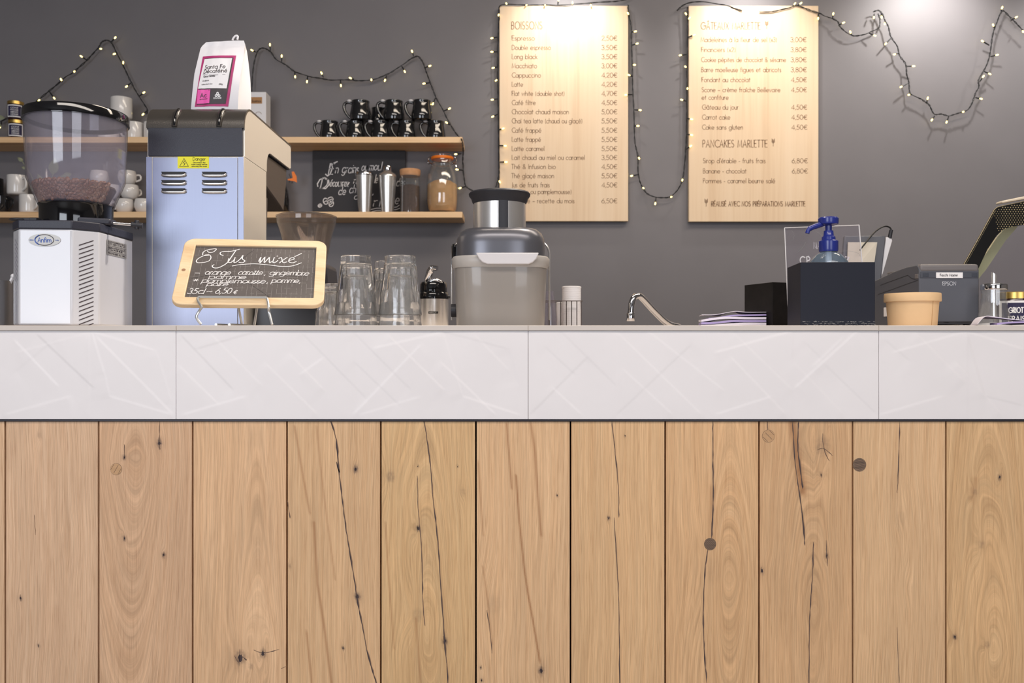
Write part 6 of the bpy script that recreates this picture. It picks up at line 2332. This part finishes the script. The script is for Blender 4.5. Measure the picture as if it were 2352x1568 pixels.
# ---------------------------------------------------------------- kraft tub
ky = 1.60
kx = P(2095.5, 0, ky).x
s = ky / F
t = thing('kraft_tub', 'round kraft card tub with lid, at the counter front by the printer', 'tub', (kx, ky, TOP))
B().lathe([(0, TOP), (51 * s, TOP), (52 * s, TOP + .002), (56.5 * s, P(0, 690, ky).z), (0, P(0, 690, ky).z)], (kx, ky, 0), n=56).build('tub', M['kraft'], t)
zt_ = P(0, 674, ky).z
B().lathe([(0, P(0, 693, ky).z), (60.5 * s, P(0, 693, ky).z), (61 * s, P(0, 690, ky).z), (60.5 * s, zt_ - .0014), (59.5 * s, zt_), (57.5 * s, zt_), (57 * s, zt_ - .002), (0, zt_ - .002)], (kx, ky, 0), n=56).build('lid', M['kraft'], t)
sb = B()
a = -PI / 2 + .42
sb.tube([(kx + 52.2 * s * math.cos(a), ky + 52.2 * s * math.sin(a), TOP + .002), (kx + 56.5 * s * math.cos(a), ky + 56.5 * s * math.sin(a), P(0, 692, ky).z)], .0004, 5)
sb.build('seam', mat('kraft_seam', (180, 136, 88), .8), t)

# ---------------------------------------------------------------- sugar pourer
gy_ = 1.86
gx_ = P(2283, 0, gy_).x
s = gy_ / F
t = thing('sugar_pourer', 'glass sugar pourer with ribbed body and slanted steel spout', 'sugar dispenser', (gx_, gy_, TOP))
z_ = lambda v: EYE + (784 - v) * s
out = [(38, 752), (36, 742), (32, 722), (27, 700), (26, 680), (26.5, 664)]
prf = [(r_ * s, max(TOP + .0005, z_(v))) for r_, v in out]
inn = [((r_ - 1.8) * s, max(TOP + .004, z_(v))) for r_, v in out[::-1]]
B().lathe([(0, TOP + .0005)] + prf + inn + [(0, TOP + .004)], (gx_, gy_, 0), n=64, fl=lambda k, z: 1 + .018 * math.cos(k * 2 * PI / 64 * 16)).build('glass', M['clear'], t)
B().lathe([(0, z_(666)), (27.5 * s, z_(666)), (28.5 * s, z_(662)), (28 * s, z_(659)), (28.5 * s, z_(656)), (27 * s, z_(653)), (20 * s, z_(651)), (0, z_(650))], (gx_, gy_, 0), n=40).build('lid', M['chrome'], t)
b = B()
r_ = 6.2 * s
n = 20
vs = []
for zf in (0, 1):
    for k in range(n):
        a = 2 * PI * k / n
        x = r_ * math.cos(a); y = r_ * math.sin(a)
        z = TOP + .02 if zf == 0 else z_(629) - (x / r_) * 4.5 * s
        vs.append((gx_ - 1 * s + x, gy_ + y, z))
b.add(vs, [(k, (k + 1) % n, n + (k + 1) % n, n + k) for k in range(n)] + [tuple(n + k for k in range(n)), tuple(reversed(range(n)))])
b.build('spout', M['steel_s'], t)
o = B().lathe([(0, TOP + .0045), (34 * s, TOP + .0045), (33 * s, TOP + .010), (0, TOP + .013)], (gx_, gy_, 0), n=40).build('sugar', M['white'], t)
o['kind'] = 'stuff'

# big jam jar at the right edge
jj2 = jam_jar(['GRIOTTE', 'FRAISE'], .01, r=.042, h=.083)
jj2.location = (P(2330, 0, 1.98).x, 1.98, TOP)
jj2.rotation_euler = (0, 0, -.33)
tag(jj2, 'jam jar with gold lid and navy label reading GRIOTTE FRAISE, right frame edge', 'jar')
# loose papers bottom right
g2 = 'loose papers under the sugar pourer'
sheet([(2245, 744), (2262, 726), (2285, 727), (2330, 733), (2400, 738)], .0012, 1.66, 1.76, 'paper_sheet', M['paper'], 'curled white sheet in front of the sugar pourer', g2)
sheet([(2290, 742), (2330, 738), (2400, 737)], .0030, 1.63, 1.72, 'paper_sheet', M['purple'], 'lilac sheet at the right frame edge, nearest the camera', g2, 1)
# thin clear mat under the till
b = B().box((P(2015, 0, 1.62).x + .06, 1.68, TOP), (P(2450, 0, 1.62).x, 1.80, TOP + .0035))
o = b.build('counter_mat', mat('glossy_mat', (178, 170, 176), .12, coat=.5), None, loc=(P(2200, 0, 1.7).x, 1.7, TOP), bevel=.001)
tag(o, 'thin glossy grey mat on the worktop behind the kraft tub', 'mat')

# ---------------------------------------------------------------- display case with black fritted glass
vy = 2.20
t = thing('display_case', 'glass display case with black dotted border, right frame edge', 'display case', (P(2380, 0, vy).x, vy + .05, TOP))
q = lambda u, v, dy=0: P(u, v, vy + dy)
outer = [(2160, 700), (2214, 607), (2250, 543), (2284, 481), (2290, 476), (2300, 473), (2352, 462), (2560, 420)]
innr = [(2203, 700), (2249, 613), (2268, 573), (2290, 540), (2306, 526), (2325, 520), (2352, 516), (2560, 490)]
fb = B()
n = len(outer)
vs = [q(*p) for p in outer] + [q(*p) for p in innr]
fb.add(vs + [v + Vector((0, .005, 0)) for v in vs], [(k, k + 1, n + k + 1, n + k) for k in range(n - 1)] + [(2 * n + k + 1, 2 * n + k, 3 * n + k, 3 * n + k + 1) for k in range(n - 1)]
       + [(k + 1, k, 2 * n + k, 2 * n + k + 1) for k in range(n - 1)] + [(n + k, n + k + 1, 3 * n + k + 1, 3 * n + k) for k in range(n - 1)])
fb.build('frit_border', M['frit'], t, smooth=0)
db = B()
for i in range(400):
    pass
step = 6.0
v = 462.0
row = 0
import itertools
def inside(u, v, poly):
    c = False
    for i in range(len(poly)):
        x1, y1 = poly[i]; x2, y2 = poly[i - 1]
        if (y1 > v) != (y2 > v) and u < (x2 - x1) * (v - y1) / (y2 - y1) + x1: c = not c
    return c
poly = outer + innr[::-1]
while v < 560:
    u = 2240 + (row % 2) * step / 2
    while u < 2400:
        if inside(u, v, poly) and inside(u - 2, v - 2, poly) and (u - 2284) * .9 + (520 - v) * .25 > 5:
            rr_ = 1.25 if u > 2300 else 1.0
            c = q(u, v) + Vector((0, -.0004, 0))
            m_ = 6
            db.add([c + Vector((rr_ * vy / F * math.cos(2 * PI * k / m_), 0, rr_ * vy / F * math.sin(2 * PI * k / m_))) for k in range(m_)], [tuple(range(m_))])
        u += step
    v += step * .8
    row += 1
# fine dots along the outer edge of the sloping part
for k in range(46):
    f = k / 45
    u = 2214 + (2284 - 2214) * f + 3.2; v = 607 + (481 - 607) * f + 1.5
    c = q(u, v) + Vector((0, -.0004, 0))
    db.add([c + Vector((.7 * vy / F * math.cos(2 * PI * j / 6), 0, .7 * vy / F * math.sin(2 * PI * j / 6))) for j in range(6)], [tuple(range(6))])
db.build('frit_dots', M['fritdot'], t, smooth=0)
eb = B().tube([q(*p, -.001) for p in outer[:-1]], .0006, 6)
eb.build('glass_edge', M['fritdot'], t)
gb = B()
gb.add([q(*p, .002) for p in innr] + [q(2560, 700, .002)], [tuple(range(n + 1))])
gb.build('side_glass', M['clearp'], t, smooth=0)
# far side: pale green edge strip
ys = .08
g1 = [(2216, 690), (2243, 612), (2262, 578), (2330, 508), (2345, 500)]
g1 = [(2222, 640), (2245, 612), (2290, 545), (2318, 513)]
g2_ = [(2236, 660), (2258, 618), (2300, 552), (2325, 518)]
gb = B()
for a_, b2, m_ in ((g1, [(u + 16, v + 3) for u, v in g1], 'greenglass'),):
    A_ = [P(u, v, vy + ys) for u, v in a_]; B_ = [P(u + 4, v + 4, vy + ys) for u, v in b2]
    k_ = len(A_)
    gb.add(A_ + B_ + [p + Vector((0, .008, 0)) for p in A_ + B_], [(i, i + 1, k_ + i + 1, k_ + i) for i in range(k_ - 1)] + [(2 * k_ + i + 1, 2 * k_ + i, 3 * k_ + i, 3 * k_ + i + 1) for i in range(k_ - 1)]
           + [(k_ + i, k_ + i + 1, 3 * k_ + i + 1, 3 * k_ + i) for i in range(k_ - 1)] + [(i + 1, i, 2 * k_ + i, 2 * k_ + i + 1) for i in range(k_ - 1)])
gb.build('rear_glass_edge', M['greenglass'], t, smooth=0)
rb = B()
rb.prism([q(2302, 466, -.01), q(2302, 461, -.01), q(2560, 408, -.01), q(2560, 420, -.01)][::-1], (0, .03, 0))
rb.build('top_rail', M['railm'], t, bevel=.002)
B().prism([q(2155, 709), q(2560, 709), Vector((q(2560, 0).x, vy, TOP)), Vector((q(2155, 0).x, vy, TOP))], (0, .30, 0)) if False else None
pb = B()
pb.box((q(2420, 0).x, vy + .004, TOP), (q(2560, 0).x, vy + .09, TOP + .02))
pb.box((q(2175, 0).x, vy, TOP), (q(2560, 0).x, vy + .012, TOP + .010))
pb.build('base', M['blk'], t)
pb = B()
a0_ = [q(2160, 700), q(2203, 700)]
pb.add([a0_[0], a0_[1], Vector((a0_[1].x, vy, TOP + .009)), Vector((a0_[0].x, vy, TOP + .009))] + [p + Vector((0, .005, 0)) for p in (a0_[0], a0_[1], Vector((a0_[1].x, vy, TOP + .009)), Vector((a0_[0].x, vy, TOP + .009)))],
       [(0, 3, 2, 1), (4, 5, 6, 7), (0, 4, 7, 3), (1, 2, 6, 5), (2, 3, 7, 6)])
pb.build('frit_foot', M['frit'], t, smooth=0)
